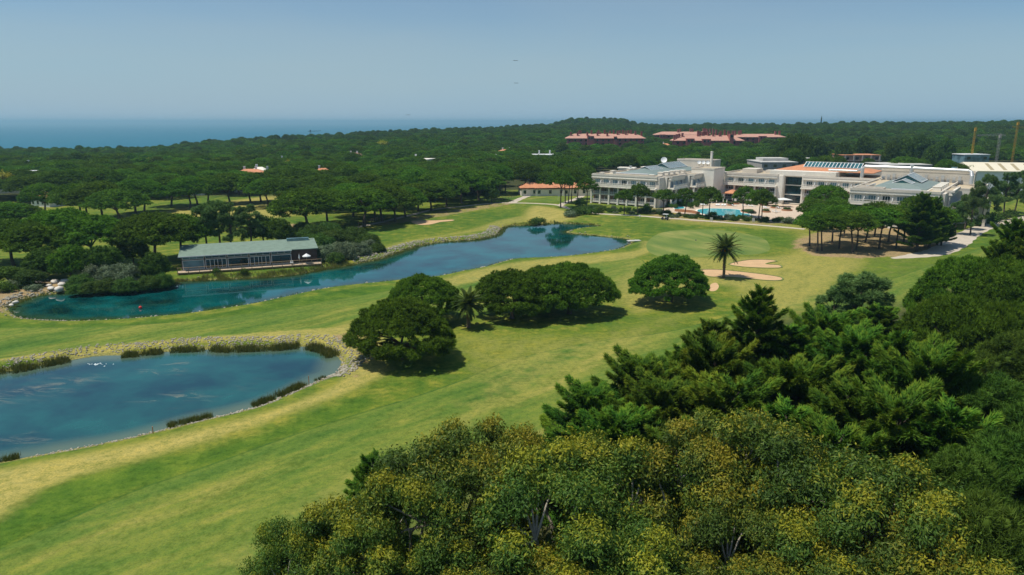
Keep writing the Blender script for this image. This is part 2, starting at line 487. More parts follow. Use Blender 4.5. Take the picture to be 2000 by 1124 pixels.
def ground_material():
    m, nt, b, out = new_mat('ground')
    A = lambda n: N(nt, 'ShaderNodeAttribute', attribute_name=n).outputs['Fac']
    ang = -math.radians(52)
    st = noise(nt, .16, 5, .6, mscale=(1, .16, 1), rot=math.radians(42))           # long streaks along the mowing direction
    st2 = noise(nt, .9, 4, .6, mscale=(1, .22, 1), rot=math.radians(50))
    big = noise(nt, .035, 4, .55)
    med = noise(nt, .33, 5, .62)
    fine = noise(nt, 5.5, 5, .7)
    grit = noise(nt, 26.0, 3, .7)
    # mown grass, rough, and dry colours
    f1 = math_(nt, 'ADD', math_(nt, 'MULTIPLY', st, .6), math_(nt, 'ADD', math_(nt, 'MULTIPLY', st2, .22), math_(nt, 'MULTIPLY', big, .18)))
    fairc = ramp(nt, f1, [(.37, (.055,.125,.020)), (.46, (.105,.170,.027)), (.54, (.17,.205,.036)), (.66, (.33,.285,.075))])
    roughc = ramp(nt, math_(nt, 'ADD', math_(nt, 'MULTIPLY', med, .6), math_(nt, 'MULTIPLY', big, .4)),
                  [(.38, (.055,.125,.014)), (.5, (.120,.170,.020)), (.64, (.27,.25,.042))])
    fa = A('fair')
    edge = math_(nt, 'ADD', fa, math_(nt, 'MULTIPLY', math_(nt, 'SUBTRACT', fine, .5), .35))
    col = mixc(nt, rng_(nt, edge, -.12, .12), fairc, roughc)
    line = math_(nt, 'SUBTRACT', 1.0, rng_(nt, math_(nt, 'ABSOLUTE', math_(nt, 'SUBTRACT', edge, .12)), 0, .28), True)
    line = math_(nt, 'MULTIPLY', line, .8)
    col = mixc(nt, line, col, (.05,.115,.022))  # dark edge line paints in the shading of the taller rough
    lush = math_(nt, 'MULTIPLY', A('lush'), rng_(nt, med, .3, .55, .55, 1))
    col = mixc(nt, math_(nt, 'MULTIPLY', lush, rng_(nt, fa, -.2, .3, .25, 1)), col, ramp(nt, med, [(.38,(.040,.110,.010)),(.64,(.105,.175,.018))]))
    dryc = ramp(nt, math_(nt, 'ADD', math_(nt, 'MULTIPLY', med, .55), math_(nt, 'MULTIPLY', fine, .45)),
                [(.36, (.20,.22,.045)), (.5, (.37,.31,.085)), (.66, (.52,.42,.17))])
    thr = math_(nt, 'SUBTRACT', A('dry'), math_(nt, 'MULTIPLY', math_(nt, 'SUBTRACT', math_(nt, 'ADD', med, math_(nt, 'MULTIPLY', fine, .5)), .75), 1.5))
    col = mixc(nt, rng_(nt, thr, .25, 1.05), col, dryc)
    dirtc = ramp(nt, fine, [(.35, (.22,.15,.075)), (.65, (.44,.32,.18))])
    thr2 = math_(nt, 'SUBTRACT', A('dirt'), math_(nt, 'MULTIPLY', math_(nt, 'SUBTRACT', med, .5), 1.6))
    col = mixc(nt, rng_(nt, thr2, .35, .8), col, dirtc)
    woodc = ramp(nt, med, [(.3, (.030,.045,.014)), (.55, (.060,.065,.025)), (.7, (.10,.085,.04))])
    col = mixc(nt, A('wood'), col, woodc)
    # stony, weedy bank and muddy bed
    dp = A('pond')
    bankc = ramp(nt, math_(nt, 'ADD', math_(nt, 'MULTIPLY', fine, .6), math_(nt, 'MULTIPLY', grit, .4)),
                 [(.35, (.10,.10,.025)), (.5, (.24,.22,.06)), (.66, (.42,.37,.19))])
    bw = math_(nt, 'SUBTRACT', 1.0, rng_(nt, math_(nt, 'ADD', dp, math_(nt, 'MULTIPLY', math_(nt, 'SUBTRACT', med, .5), 2.2)), .45, 1.5), True)
    col = mixc(nt, bw, col, bankc)
    col = mixc(nt, math_(nt, 'SUBTRACT', 1.0, rng_(nt, dp, -.4, .35), True), col, (.055,.05,.025))
    col = mixc(nt, A('dune'), col, (.52,.42,.28))
    # blade-scale value variation that belongs to the turf itself
    col = mixc(nt, 1.0, col, ramp(nt, math_(nt, 'ADD', math_(nt, 'MULTIPLY', fine, .6), math_(nt, 'MULTIPLY', grit, .4)),
               [(.34, (.50,.55,.44)), (.5, (.98,.98,.98)), (.68, (1.22,1.14,.92))]), 'MULTIPLY')
    mot = math_(nt, 'ADD', math_(nt, 'MULTIPLY', noise(nt, 1.3, 6, .72), .7), math_(nt, 'MULTIPLY', noise(nt, .45, 3, .6, mscale=(1,.35,1), rot=math.radians(38)), .3))
    col = mixc(nt, 1.0, col, ramp(nt, mot, [(.40, (.66,.74,.62)), (.5, (.98,1,1)), (.60, (1.22,1.14,1.05))]), 'MULTIPLY')
    nt.links.new(col, b.inputs['Base Color'])
    b.inputs['Roughness'].default_value = .95
    b.inputs['Specular IOR Level'].default_value = .12
    hh = math_(nt, 'ADD', math_(nt, 'MULTIPLY', fine, .7), math_(nt, 'MULTIPLY', med, 1.4))
    bump(nt, b, hh, .35, .12)
    return m
M_GROUND = ground_material()
gme = fast_mesh('ground', np.stack([Q[:,0], Q[:,1], Z], 1), F, M_GROUND, True,
    dict(fair=fair, dry=dry, lush=lush, wood=wood, dirt=dirt, pond=np.clip(dP, -5, 5), dune=dune))
ground = place('ground', gme); tag(ground, kind='structure')

# ------------------------------------------------------------------ ponds
def water_material(name, deep, mid, shallow, weed, ripple=.10, rough=.05):
    m, nt, b, out = new_mat(name)
    d = N(nt, 'ShaderNodeAttribute', attribute_name='shore').outputs['Fac']
    n1 = noise(nt, .09, 4, .55); n2 = noise(nt, .5, 4, .6)
    base = ramp(nt, math_(nt, 'ADD', math_(nt, 'MULTIPLY', n1, .75), math_(nt, 'MULTIPLY', n2, .25)), [(.38, deep), (.62, mid)])
    sh = math_(nt, 'SUBTRACT', 1.0, rng_(nt, math_(nt, 'ADD', d, math_(nt, 'MULTIPLY', math_(nt, 'SUBTRACT', n1, .5), 4.0)), .2, 3.6), True)
    col = mixc(nt, math_(nt, 'MULTIPLY', sh, .85), base, shallow)
    if weed:
        w = math_(nt, 'MULTIPLY', rng_(nt, noise(nt, .55, 6, .7, mscale=(.35, 1, 1), rot=.1, dist=1.2), .50, .66),
                  rng_(nt, noise(nt, .07, 2, .5, loc=(3.1, 1.7, 0), mscale=(.6,1,1)), .46, .58))
        wx = N(nt, 'ShaderNodeAttribute', attribute_name='weed').outputs['Fac']
        col = mixc(nt, math_(nt, 'MULTIPLY', w, math_(nt, 'MULTIPLY', wx, .75)), col, weed)
    nt.links.new(col, b.inputs['Base Color'])
    b.inputs['Roughness'].default_value = rough
    b.inputs['IOR'].default_value = 1.5
    b.inputs['Specular IOR Level'].default_value = .5
    r = math_(nt, 'ADD', noise(nt, 2.6, 3, .6, mscale=(.6,1,1)), math_(nt, 'MULTIPLY', noise(nt, .5, 2, .5), 1.2))
    bump(nt, b, r, ripple, .05)
    return m

def pond_mesh(name, P, mat, step=.8, weedc=None):
    lo, hi = P.min(0)-3, P.max(0)+3
    xs = np.arange(lo[0], hi[0], step); ys = np.arange(lo[1], hi[1], step)
    x, y = np.meshgrid(xs, ys); q = np.stack([x.ravel(), y.ravel()], 1)
    d = sdf(P, q)
    n, k = x.shape; ii = np.arange(n*k).reshape(n, k)
    f = np.stack([ii[:-1,:-1].ravel(), ii[:-1,1:].ravel(), ii[1:,1:].ravel(), ii[1:,:-1].ravel()], 1)
    f = f[(d[f] < 1.0).any(1)]
    used = np.unique(f); mp = np.full(n*k, -1); mp[used] = np.arange(len(used))
    qq = q[used]
    weed = np.zeros(len(used))
    for cx, cy, r in (weedc or []):
        weed = np.maximum(weed, 1 - sm(np.hypot(qq[:,0]-cx, (qq[:,1]-cy)*1.1), r*.4, r))
    me = fast_mesh(name, np.stack([qq[:,0], qq[:,1], np.full(len(used), WL)], 1), mp[f], mat, True,
                   dict(shore=np.clip(-d[used], -2, 12), weed=weed))
    return tag(place(name, me), kind='structure')
M_WA = water_material('lake_water', (.001,.022,.024), (.002,.100,.100), (.030,.065,.025), None, .04, .02)
M_WB = water_material('pond_water', (.007,.042,.052), (.013,.098,.090), (.11,.15,.095), (.17,.17,.12), .05)
pond_mesh('lake_water', PA, M_WA)
pond_mesh('pond_water', PB, M_WB, .8, [(*G(70,785,WL), 13), (*G(160,800,WL), 14), (*G(250,790,WL), 11), (*G(60,850,WL), 9), (*G(400,730,WL), 12), (*G(330,760,WL), 9)])

# ------------------------------------------------------------------ sea
m, nt, b, out = new_mat('sea_water')
b.inputs['Base Color'].default_value = (.000,.115,.175,1)
b.inputs['Roughness'].default_value = .5
b.inputs['IOR'].default_value = 1.33
b.inputs['Specular IOR Level'].default_value = .25
bump(nt, b, noise(nt, .02, 4, .6), .3, 2.0)
M_SEA = m
sea = MB().add([(-30000,500,-40),(30000,500,-40),(30000,32000,-40),(-30000,32000,-40)], [(0,1,2,3)]).obj('sea', M_SEA)
tag(sea, kind='structure')

# ------------------------------------------------------------------ sheets on the ground
def sheet(name, P, mat, lift, kind='structure', terrain=False):
    """flat polygon sheet a few millimetres above the one below"""
    import bmesh
    bm = bmesh.new()
    vs = [bm.verts.new((p[0], p[1], (float(T(p[0], p[1])) if terrain else 0)+lift)) for p in P]
    es = [bm.edges.new((vs[i], vs[(i+1) % len(vs)])) for i in range(len(vs))]
    bmesh.ops.triangle_fill(bm, use_beauty=True, edges=es, normal=(0,0,1))
    me = bpy.data.meshes.new(name); bm.to_mesh(me); bm.free(); me.materials.append(mat)
    return tag(place(name, me), kind=kind)

def ribbon(name, px, width, mat, lift, sides=.0):
    P = np.array([G(*p) for p in px]); 
    out = []
    for i in range(len(P)-1):
        p0, p1, p2, p3 = P[max(i-1,0)], P[i], P[i+1], P[min(i+2,len(P)-1)]
        for k in range(8):
            t = k/8
            out.append(.5*((2*p1)+(-p0+p2)*t+(2*p0-5*p1+4*p2-p3)*t*t+(-p0+3*p1-3*p2+p3)*t**3))
    out.append(P[-1]); C = np.array(out)
    W = np.interp(np.linspace(0, 1, len(C)), np.linspace(0, 1, len(width)), width) if isinstance(width, list) else np.full(len(C), width)
    W = W*(1 + .07*np.sin(np.arange(len(C))*1.7))
    d = np.gradient(C, axis=0); d /= np.linalg.norm(d, axis=1)[:,None]+1e-9
    nrm = np.stack([-d[:,1], d[:,0]], 1)
    L, R = C + nrm*W[:,None]/2, C - nrm*W[:,None]/2
    V = np.concatenate([np.c_[L, np.full(len(C), lift)], np.c_[R, np.full(len(C), lift)]])
    n = len(C)
    Fq = np.array([(i, n+i, n+i+1, i+1) for i in range(n-1)])
    return tag(place(name, fast_mesh(name, V, Fq, mat)), kind='structure'), C

M_PATH = simple_mat('pale_gravel_path', (.50,.43,.34), .95, .14, .6, fine=9.0)
PATHS = [
 ('cart_path', [(1572,448),(1500,441.5),(1400,433.5),(1300,426),(1240,421.5),(1180,418.5),(1140,414),(1112,408),(1090,401),(1060,398.5),(1020,397),(985,397)], 2.5, .012),
 ('cart_path', [(985,396.5),(955,398),(900,404),(850,409.5),(800,421),(760,431),(725,438.5),(690,446)], 2.2, .020),
 ('cart_path', [(1000,396.5),(1018,388),(1040,381),(1075,378)], 3.0, .016),
 ('cart_path', [(1092,402),(1110,394),(1128,388),(1142,380)], 2.6, .024),
 ('gravel_road', [(1742,505),(1790,500),(1830,493),(1862,478),(1885,462),(1915,447),(1950,437),(1990,429),(2060,416),(2200,398)], [1.0,5.0,6.2,6.5,5.5,5,5,5,5], .012)]
PATH_C = []
for nm, px, w, lf in PATHS:
    o, C = ribbon(nm, px, w, M_PATH, lf); PATH_C.append(C)

M_BUNK = simple_mat('bunker_sand', (.56,.36,.19), .95, .09, .5, fine=6.0, bstr=.4)
M_LIP = simple_mat('bunker_lip_turf', (.16,.20,.05), .95, .2, 1.0)
BUNKERS = [[(1368,528),(1396,527),(1424,529),(1471,534),(1505,538.5),(1526,543),(1523,548),(1496,548),(1453,543.5),(1420,541.5),(1388,541),(1372,535)],
 [(1425,517),(1440,512),(1467,508),(1500,508),(1516,510.5),(1500,514),(1496,516.5),(1521,518.5),(1522,523.5),(1481,523.5),(1445,521)],
 [(805,431.5),(825,431),(850,431),(882,429.5),(884,432),(860,434.5),(850,437),(838,439.5),(820,440),(806,436)],
 [(1388,556),(1399,553),(1404,560),(1398,568),(1386,568)]]
for px in BUNKERS:
    sheet('bunker', ground_poly(px, 0, 5), M_BUNK, .010)

m, nt, b, out = new_mat('putting_green_turf')
g1 = noise(nt, .22, 5, .6, mscale=(1,.3,1), rot=-.4); g2 = noise(nt, .05, 3, .5); g3 = noise(nt, 6, 4, .7)
c = ramp(nt, math_(nt,'ADD', math_(nt,'MULTIPLY',g1,.55), math_(nt,'MULTIPLY',g2,.45)), [(.36,(.088,.155,.032)),(.5,(.155,.208,.045)),(.64,(.29,.28,.082))])
c = mixc(nt, 1.0, c, ramp(nt, g3, [(.3,(.8,.8,.78)),(.55,(1,1,1))]), 'MULTIPLY')
nt.links.new(c, b.inputs['Base Color']); b.inputs['Roughness'].default_value = .9; b.inputs['Specular IOR Level'].default_value = .15
bump(nt, b, g3, .2, .05)
M_GREEN = m
sheet('putting_green', ground_poly([(1264,474),(1280,460),(1310,452),(1388,448.5),(1450,456),(1490,466),(1503,480),(1500,491),(1470,498),(1420,497.5),(1360,503),(1310,505),(1278,498),(1264,488)], 0, 6), M_GREEN, .006)

# ------------------------------------------------------------------ air
HZ = MB().box(-31000, 31000, -600, 33000, -43.5, 62).obj('haze', None) if False else None
def build_haze():
    m = bpy.data.materials.new('haze'); m.use_nodes = True; nt = m.node_tree; nt.nodes.clear()
    out = nt.nodes.new('ShaderNodeOutputMaterial'); v = nt.nodes.new('ShaderNodeVolumePrincipled')
    v.inputs['Color'].default_value = (.44,.76,.93,1); v.inputs['Density'].default_value = .00014
    v.inputs['Anisotropy'].default_value = .2
    nt.links.new(v.outputs['Volume'], out.inputs['Volume'])
    o = MB().box(-31000, 31000, -600, 33000, -43.5, 62).obj('haze', m)
    tag(o, kind='stuff')
build_haze()
# ------------------------------------------------------------------ foliage generators
def unit(v): return v/(np.linalg.norm(v, axis=-1, keepdims=True)+1e-9)

def blades(C, Dr, K, L, W, spread, rng, tint, flat=None):
    """K needle blades (triangles) at every centre, fanning around direction Dr"""
    n = len(C)
    d = unit(np.repeat(Dr, K, 0) + rng.normal(0, spread, (n*K, 3)))
    base = np.repeat(C, K, 0) + rng.normal(0, L*.18, (n*K, 3))
    side = unit(np.cross(d, rng.normal(0, 1, (n*K, 3)) if flat is None else np.repeat(flat, K, 0) + rng.normal(0, .35, (n*K,3))))
    ln = L*rng.uniform(.6, 1.25, (n*K, 1)); w = W*rng.uniform(.7, 1.3, (n*K, 1))
    V = np.stack([base - side*w*.5, base + side*w*.5, base + d*ln], 1).reshape(-1, 3)
    t = np.repeat(np.repeat(tint, K) + rng.normal(0, .08, n*K), 3).reshape(-1, 3) + np.array([-.20, -.20, .22])   # bases darkened and tips paled, painting light and shade into the tufts
    t = np.clip(t, 0, 1).ravel()
    return V, np.arange(n*K*3).reshape(-1, 3), t

def leaves(C, Dr, K, L, W, spread, rng, tint):
    """K broad leaves (folded diamonds, 2 triangles) at every centre"""
    n = len(C)
    nrm = unit(np.repeat(Dr, K, 0) + rng.normal(0, spread, (n*K, 3)))      # leaf faces turn outwards and up
    base = np.repeat(C, K, 0) + rng.normal(0, L*.55, (n*K, 3))
    d = unit(np.cross(nrm, rng.normal(0, 1, (n*K, 3))) + np.array([0,0,-.25]))
    side = unit(np.cross(nrm, d))
    ln = L*rng.uniform(.65, 1.25, (n*K, 1)); w = W*rng.uniform(.7, 1.3, (n*K, 1))
    mid = base + d*ln*.45
    V = np.stack([base, mid + side*w*.5 + nrm*w*.12, base + d*ln, mid - side*w*.5 + nrm*w*.12], 1).reshape(-1, 3)
    t = np.repeat(np.clip(np.repeat(tint, K) + rng.normal(0, .055, n*K), 0, 1), 4)
    i = np.arange(n*K)[:,None]*4
    Fm = np.concatenate([i + np.array([0,1,2]), i + np.array([0,2,3])], 0)
    return V, Fm, t

def ico(sub=1):
    t = (1+5**.5)/2
    V = np.array([(-1,t,0),(1,t,0),(-1,-t,0),(1,-t,0),(0,-1,t),(0,1,t),(0,-1,-t),(0,1,-t),(t,0,-1),(t,0,1),(-t,0,-1),(-t,0,1)], float)
    Fc = [(0,11,5),(0,5,1),(0,1,7),(0,7,10),(0,10,11),(1,5,9),(5,11,4),(11,10,2),(10,7,6),(7,1,8),(3,9,4),(3,4,2),(3,2,6),(3,6,8),(3,8,9),(4,9,5),(2,4,11),(6,2,10),(8,6,7),(9,8,1)]
    V = unit(V); V = list(map(tuple, V))
    for _ in range(sub):
        cache = {}; nf = []
        def mid(a, b):
            k = (min(a,b), max(a,b))
            if k not in cache:
                p = unit((np.array(V[a])+np.array(V[b]))/2); cache[k] = len(V); V.append(tuple(p))
            return cache[k]
        for a, b, c in Fc:
            x, y, z = mid(a,b), mid(b,c), mid(c,a)
            nf += [(a,x,z),(b,y,x),(c,z,y),(x,y,z)]
        Fc = nf
    return np.array(V), np.array(Fc)
ICO0, ICO1 = ico(0), ico(1)

def cores(C, R, flat, rng, tint, ic=ICO0):
    """lumpy inner filler for every lobe; crowns tint it darker as painted inner shade"""
    V0, F0 = ic
    n, k = len(C), len(V0)
    V = V0[None]*(R[:,None,None]*rng.uniform(.82, 1.12, (n, k, 1)))
    V[:,:,2] *= flat
    V = V + C[:,None]
    Fm = (F0[None] + (np.arange(n)*k)[:,None,None]).reshape(-1, 3)
    return V.reshape(-1, 3), Fm, np.repeat(np.clip(tint, 0, 1), k)

def merge(parts):
    V, F_, T_ = [], [], []; b = 0
    for v, f, t in parts:
        V.append(v); F_.append(f+b); T_.append(t); b += len(v)
    return np.concatenate(V), np.concatenate(F_), np.concatenate(T_)

def sphere_pts(n, rng, zmin=-.35):
    z = rng.uniform(zmin, 1, n); a = rng.uniform(0, 2*PI, n); r = np.sqrt(np.maximum(0, 1-z*z))
    return np.stack([r*np.cos(a), r*np.sin(a), z], 1)

def scatter_disc(n, R, rng, mind, tries=40):
    P = []
    for _ in range(n*tries):
        a = rng.uniform(0, 2*PI); r = R*math.sqrt(rng.uniform(0, 1)); p = (r*math.cos(a), r*math.sin(a))
        if all((p[0]-q[0])**2 + (p[1]-q[1])**2 > mind*mind for q in P): P.append(p)
        if len(P) >= n: break
    return np.array(P)

def umbrella_crown(R, H, z0, seed, zj=.30, nl=60, tufts=40, K=10, L=.42, W=.10, lobe=1.15, drop=.35, power=2.2, elong=1.0, irregular=.10, zmin=-.45, skirt=0, tintbase=.45):
    """stone-pine crown: lens of many small lobes over radius R, dome height H, underside at z0"""
    rng = np.random.default_rng(seed)
    P = scatter_disc(nl, R*.93, rng, R*1.45/math.sqrt(nl))
    ang = np.arctan2(P[:,1], P[:,0])
    wob = 1 + irregular*np.sin(ang*2+seed) + irregular*.8*np.sin(ang*3+seed*1.7) + irregular*.5*np.sin(ang*5+seed*.6)
    P = P*wob[:,None]; P[:,0] *= elong
    rr = np.clip(np.hypot(P[:,0]/elong, P[:,1])/R/wob, 0, 1)
    z = z0 + H*(1 - rr**power)**.75 - drop*rr**3 + rng.normal(0, zj*lobe, len(P))
    C = np.c_[P, z]
    Rl = lobe*rng.uniform(.75, 1.25, len(P))
    if skirt:                                       # lower ring of hanging lobes
        a = rng.uniform(0, 2*PI, skirt); q = rng.uniform(.55, .97, skirt)
        w2 = 1 + irregular*np.sin(a*2+seed) + irregular*.8*np.sin(a*3+seed*1.7)
        C2 = np.c_[np.cos(a)*R*q*w2*elong, np.sin(a)*R*q*w2, z0 - rng.uniform(.1, 1.0, skirt)*drop + H*.1]
        C = np.r_[C, C2]; Rl = np.r_[Rl, lobe*rng.uniform(.6, 1.0, skirt)]
    n = len(C)
    tl = np.clip(tintbase + rng.normal(0, .13, n), 0, 1)
    # tufts on the lobes
    per = np.maximum(6, (tufts*(Rl/lobe)**2).astype(int))
    ii = np.repeat(np.arange(n), per)
    s = sphere_pts(len(ii), rng, zmin)
    tc = C[ii] + s*(Rl[ii]*rng.uniform(.78, 1.05, len(ii)))[:,None]*np.array([1,1,.8])
    # drop tufts buried inside neighbouring lobes
    keep = np.ones(len(tc), bool)
    for j in range(n):
        dd = (tc - C[j])/np.array([1,1,.8]); keep &= ~(((dd**2).sum(1) < (Rl[j]*.70)**2) & (ii != j))
    tc, s, ii = tc[keep], s[keep], ii[keep]
    dr = unit(s + np.array([0,0,.35]))
    tt = np.clip(tl[ii] + rng.normal(0, .09, len(ii)), 0, 1)
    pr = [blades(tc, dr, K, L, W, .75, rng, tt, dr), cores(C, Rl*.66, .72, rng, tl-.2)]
    return merge(pr), C, Rl

def round_crown(lobes, seed, tufts=60, K=9, L=.4, W=.1, flat=.85, spread=.6, up=.35, zmin=-.7, core=.64, tintbase=.45, leafy=False, tvar=.13):
    """free crown from a list of (x, y, z, r) lobes"""
    rng = np.random.default_rng(seed)
    A = np.array(lobes, float); C, Rl = A[:,:3], A[:,3]; n = len(C); m = Rl.mean()
    per = np.maximum(8, (tufts*(Rl/m)**2).astype(int)); ii = np.repeat(np.arange(n), per)
    s = sphere_pts(len(ii), rng, zmin)
    tc = C[ii] + s*(Rl[ii]*rng.uniform(.72, 1.08, len(ii)))[:,None]*np.array([1,1,flat])
    keep = np.ones(len(tc), bool)
    for j in range(n):
        dd = (tc - C[j])/np.array([1,1,flat]); keep &= ~(((dd**2).sum(1) < (Rl[j]*.66)**2) & (ii != j))
    tc, s, ii = tc[keep], s[keep], ii[keep]
    tl = np.clip(tintbase + rng.normal(0, tvar, n), 0, 1)
    tt = np.clip(tl[ii] + rng.normal(0, .09, len(ii)), 0, 1)
    dd_ = unit(s+np.array([0,0,up]))
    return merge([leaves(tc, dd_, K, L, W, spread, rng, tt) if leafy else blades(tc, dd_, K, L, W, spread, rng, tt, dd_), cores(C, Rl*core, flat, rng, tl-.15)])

def limb_mesh(name, base_h, targets, r0, mat, seed, lean=(0,0), forks=None, n=7, start=0.0):
    """tapered trunk from the ground to base_h, then limbs bending out to target points"""
    rnd = random.Random(seed); mb = MB()
    top = Vector((lean[0], lean[1], base_h))
    mid = Vector((lean[0]*.35 + rnd.uniform(-.15,.15), lean[1]*.35 + rnd.uniform(-.15,.15), base_h*.5))
    mb.tube([(0,0,start), (0,0,start+.25), mid, top], [r0*1.45, r0*1.05, r0*.85, r0*.7], n)
    for t in targets:
        t = Vector(t); hd = t - top
        k1 = top + Vector((hd.x*.35, hd.y*.35, hd.z*.55)); k2 = top + Vector((hd.x*.75, hd.y*.75, hd.z*.88))
        rr = r0*rnd.uniform(.32, .48)
        mb.tube([top - Vector((0,0,r0*.5)), k1, k2, t], [rr, rr*.8, rr*.5, rr*.22], 5, cap=False)
    return mb.mesh(name, mat, True)

# ------------------------------------------------------------------ vegetation materials (albedos)
M_PINE = leaf_mat('stone_pine_needles', (.032,.082,.007), (.092,.188,.014), (.175,.295,.028), .25, .42, rough=.8, spec=.08)
M_PINE_D = leaf_mat('deep_green_needles', (.032,.070,.010), (.075,.140,.018), (.130,.205,.030), .22, .30, rough=.8, spec=.08)
M_PINE_B = leaf_mat('bluish_pine_needles', (.05,.105,.03), (.12,.205,.06), (.20,.30,.10), .25, .25, rough=.8, spec=.08)
M_CYP = leaf_mat('cypress_sprays', (.020,.064,.008), (.060,.140,.013), (.12,.21,.020), .22, .30, rough=.8, spec=.08, accent=(.22,.27,.020))
M_EUC = leaf_mat('eucalyptus_leaves', (.030,.070,.014), (.085,.150,.022), (.26,.26,.022), .25, .20, rough=.55, spec=.2, accent=(.35,.29,.018))
M_BUSH = leaf_mat('garden_shrub_leaves', (.030,.070,.012), (.065,.130,.020), (.13,.20,.030), .25, .45, rough=.7, spec=.12)
M_PALE = leaf_mat('silvery_shrub_leaves', (.06,.09,.045), (.14,.19,.10), (.26,.32,.19), .2, .25)
M_YEL = leaf_mat('yellow_mimosa_leaves', (.20,.20,.01), (.38,.36,.02), (.55,.48,.04), .2, .2)
M_REED = leaf_mat('reeds', (.06,.095,.02), (.12,.15,.035), (.27,.22,.09), .3, .3, rough=.8, spec=.08)
M_PALM = leaf_mat('palm_fronds', (.030,.060,.016), (.090,.140,.026), (.17,.21,.050), .25, .15, rough=.55, spec=.15)
M_BARK = simple_mat('pine_bark', (.10,.075,.055), .95, .25, 3.0, bstr=.6)
M_BARK_P = simple_mat('eucalyptus_bark', (.46,.40,.32), .8, .22, 2.0, bstr=.4)
M_BARK_D = simple_mat('cypress_bark', (.075,.058,.045), .95, .25, 3.0, bstr=.6)

# ------------------------------------------------------------------ crown prototypes (radius 1 tree = scaled at placing)
def limb_targets(C, R, k, seed, zoff=-.6):
    rnd = random.Random(seed); idx = list(range(len(C))); rnd.shuffle(idx)
    return [(C[i][0]*.85, C[i][1]*.85, C[i][2]+zoff) for i in idx[:k]]

HERO = []      # low, broad full-skirted pines of the fairway: nominal R 7, height 8
for k, (H, el, irr) in enumerate([(4.3, 1.0, .06), (4.0, 1.12, .09), (4.6, .95, .10)]):
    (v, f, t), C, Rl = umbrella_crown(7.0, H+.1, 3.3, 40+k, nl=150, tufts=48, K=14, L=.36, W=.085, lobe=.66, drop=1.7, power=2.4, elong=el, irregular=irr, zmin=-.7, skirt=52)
    HERO.append((fast_mesh('low_pine_crown', v, f, M_PINE, False, dict(tint=t)),
                 limb_mesh('low_pine_trunk', 2.1, limb_targets(C, 7, 13, k), .42, M_BARK, k, (.3,-.2))))
UMB = []       # umbrella pines on tall trunks: nominal R 6, height 11
for k, (H, el, irr) in enumerate([(2.7, 1.0, .10), (2.3, 1.15, .13), (3.1, .95, .12), (2.5, 1.05, .16), (2.9, 1.1, .08)]):
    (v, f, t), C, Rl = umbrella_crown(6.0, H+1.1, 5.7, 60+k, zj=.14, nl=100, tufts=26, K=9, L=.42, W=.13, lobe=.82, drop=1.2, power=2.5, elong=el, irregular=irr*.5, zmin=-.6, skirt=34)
    UMB.append((fast_mesh('pine_crown', v, f, M_PINE, False, dict(tint=t)),
                limb_mesh('pine_trunk', 3.9, limb_targets(C, 6, 9, k+5), .30, M_BARK, k, (random.uniform(-.5,.5), random.uniform(-.5,.5)))))
SLIM = []      # slim pines with high small crowns: nominal R 4, height 11
for k, (H, el, irr) in enumerate([(2.6, 1.0, .12), (2.2, 1.15, .15), (2.9, .95, .13)]):
    (v, f, t), C, Rl = umbrella_crown(4.0, H, 7.9, 160+k, nl=50, tufts=22, K=9, L=.44, W=.11, lobe=.80, drop=1.1, power=2.2, elong=el, irregular=irr, zmin=-.6, skirt=18)
    SLIM.append((fast_mesh('pine_crown', v, f, M_PINE, False, dict(tint=t)),
                limb_mesh('pine_trunk', 5.8, limb_targets(C, 4, 9, k+15), .22, M_BARK, k+3, (random.uniform(-.5,.5), random.uniform(-.5,.5)))))
FOREST = []    # same kind for the deep forest: crown and trunk in one mesh
for k, (H, el, irr, mt, R) in enumerate([(2.8,1.0,.10,M_PINE,6), (2.3,1.15,.13,M_PINE,6), (3.2,.95,.14,M_PINE,5.4), (2.5,1.1,.12,M_PINE,6.4), (4.4,1.0,.22,M_PINE_D,4.4)]):
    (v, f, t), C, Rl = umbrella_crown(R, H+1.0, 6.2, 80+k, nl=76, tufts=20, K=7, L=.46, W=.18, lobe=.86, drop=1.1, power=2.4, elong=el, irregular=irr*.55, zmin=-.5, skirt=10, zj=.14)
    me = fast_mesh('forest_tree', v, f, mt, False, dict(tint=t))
    o = bpy.data.objects.new('forest_pine_kind', me)
    FOREST.append((o, me))
TALLP = []     # loose, irregular pines (Aleppo kind): nominal height 12, R 4.5
for k in range(3):
    rng = np.random.default_rng(300+k); lob = []
    for i in range(54):
        h = rng.uniform(0, 1); a = rng.uniform(0, 2*PI); q = (1.2-h*.75)*rng.uniform(.35, 1.1)*3.9
        lob.append((math.cos(a)*q, math.sin(a)*q, 4.9 + h*6.5 - .06*q*q, rng.uniform(.34, .68)))
    v, f, t = round_crown(lob, 310+k, tufts=46, K=11, L=.42, W=.085, spread=.7, zmin=-.8, core=.35)
    TALLP.append((fast_mesh('loose_pine_crown', v, f, M_PINE_B, False, dict(tint=t)),
                  limb_mesh('loose_pine_trunk', 6.0, [(l[0]*.9, l[1]*.9, l[2]) for l in lob[:16]], .24, M_BARK, k, (.2,.3))))
ROUND = []     # dense rounded evergreen trees, foliage nearly to the ground: nominal R 4, height 7.5
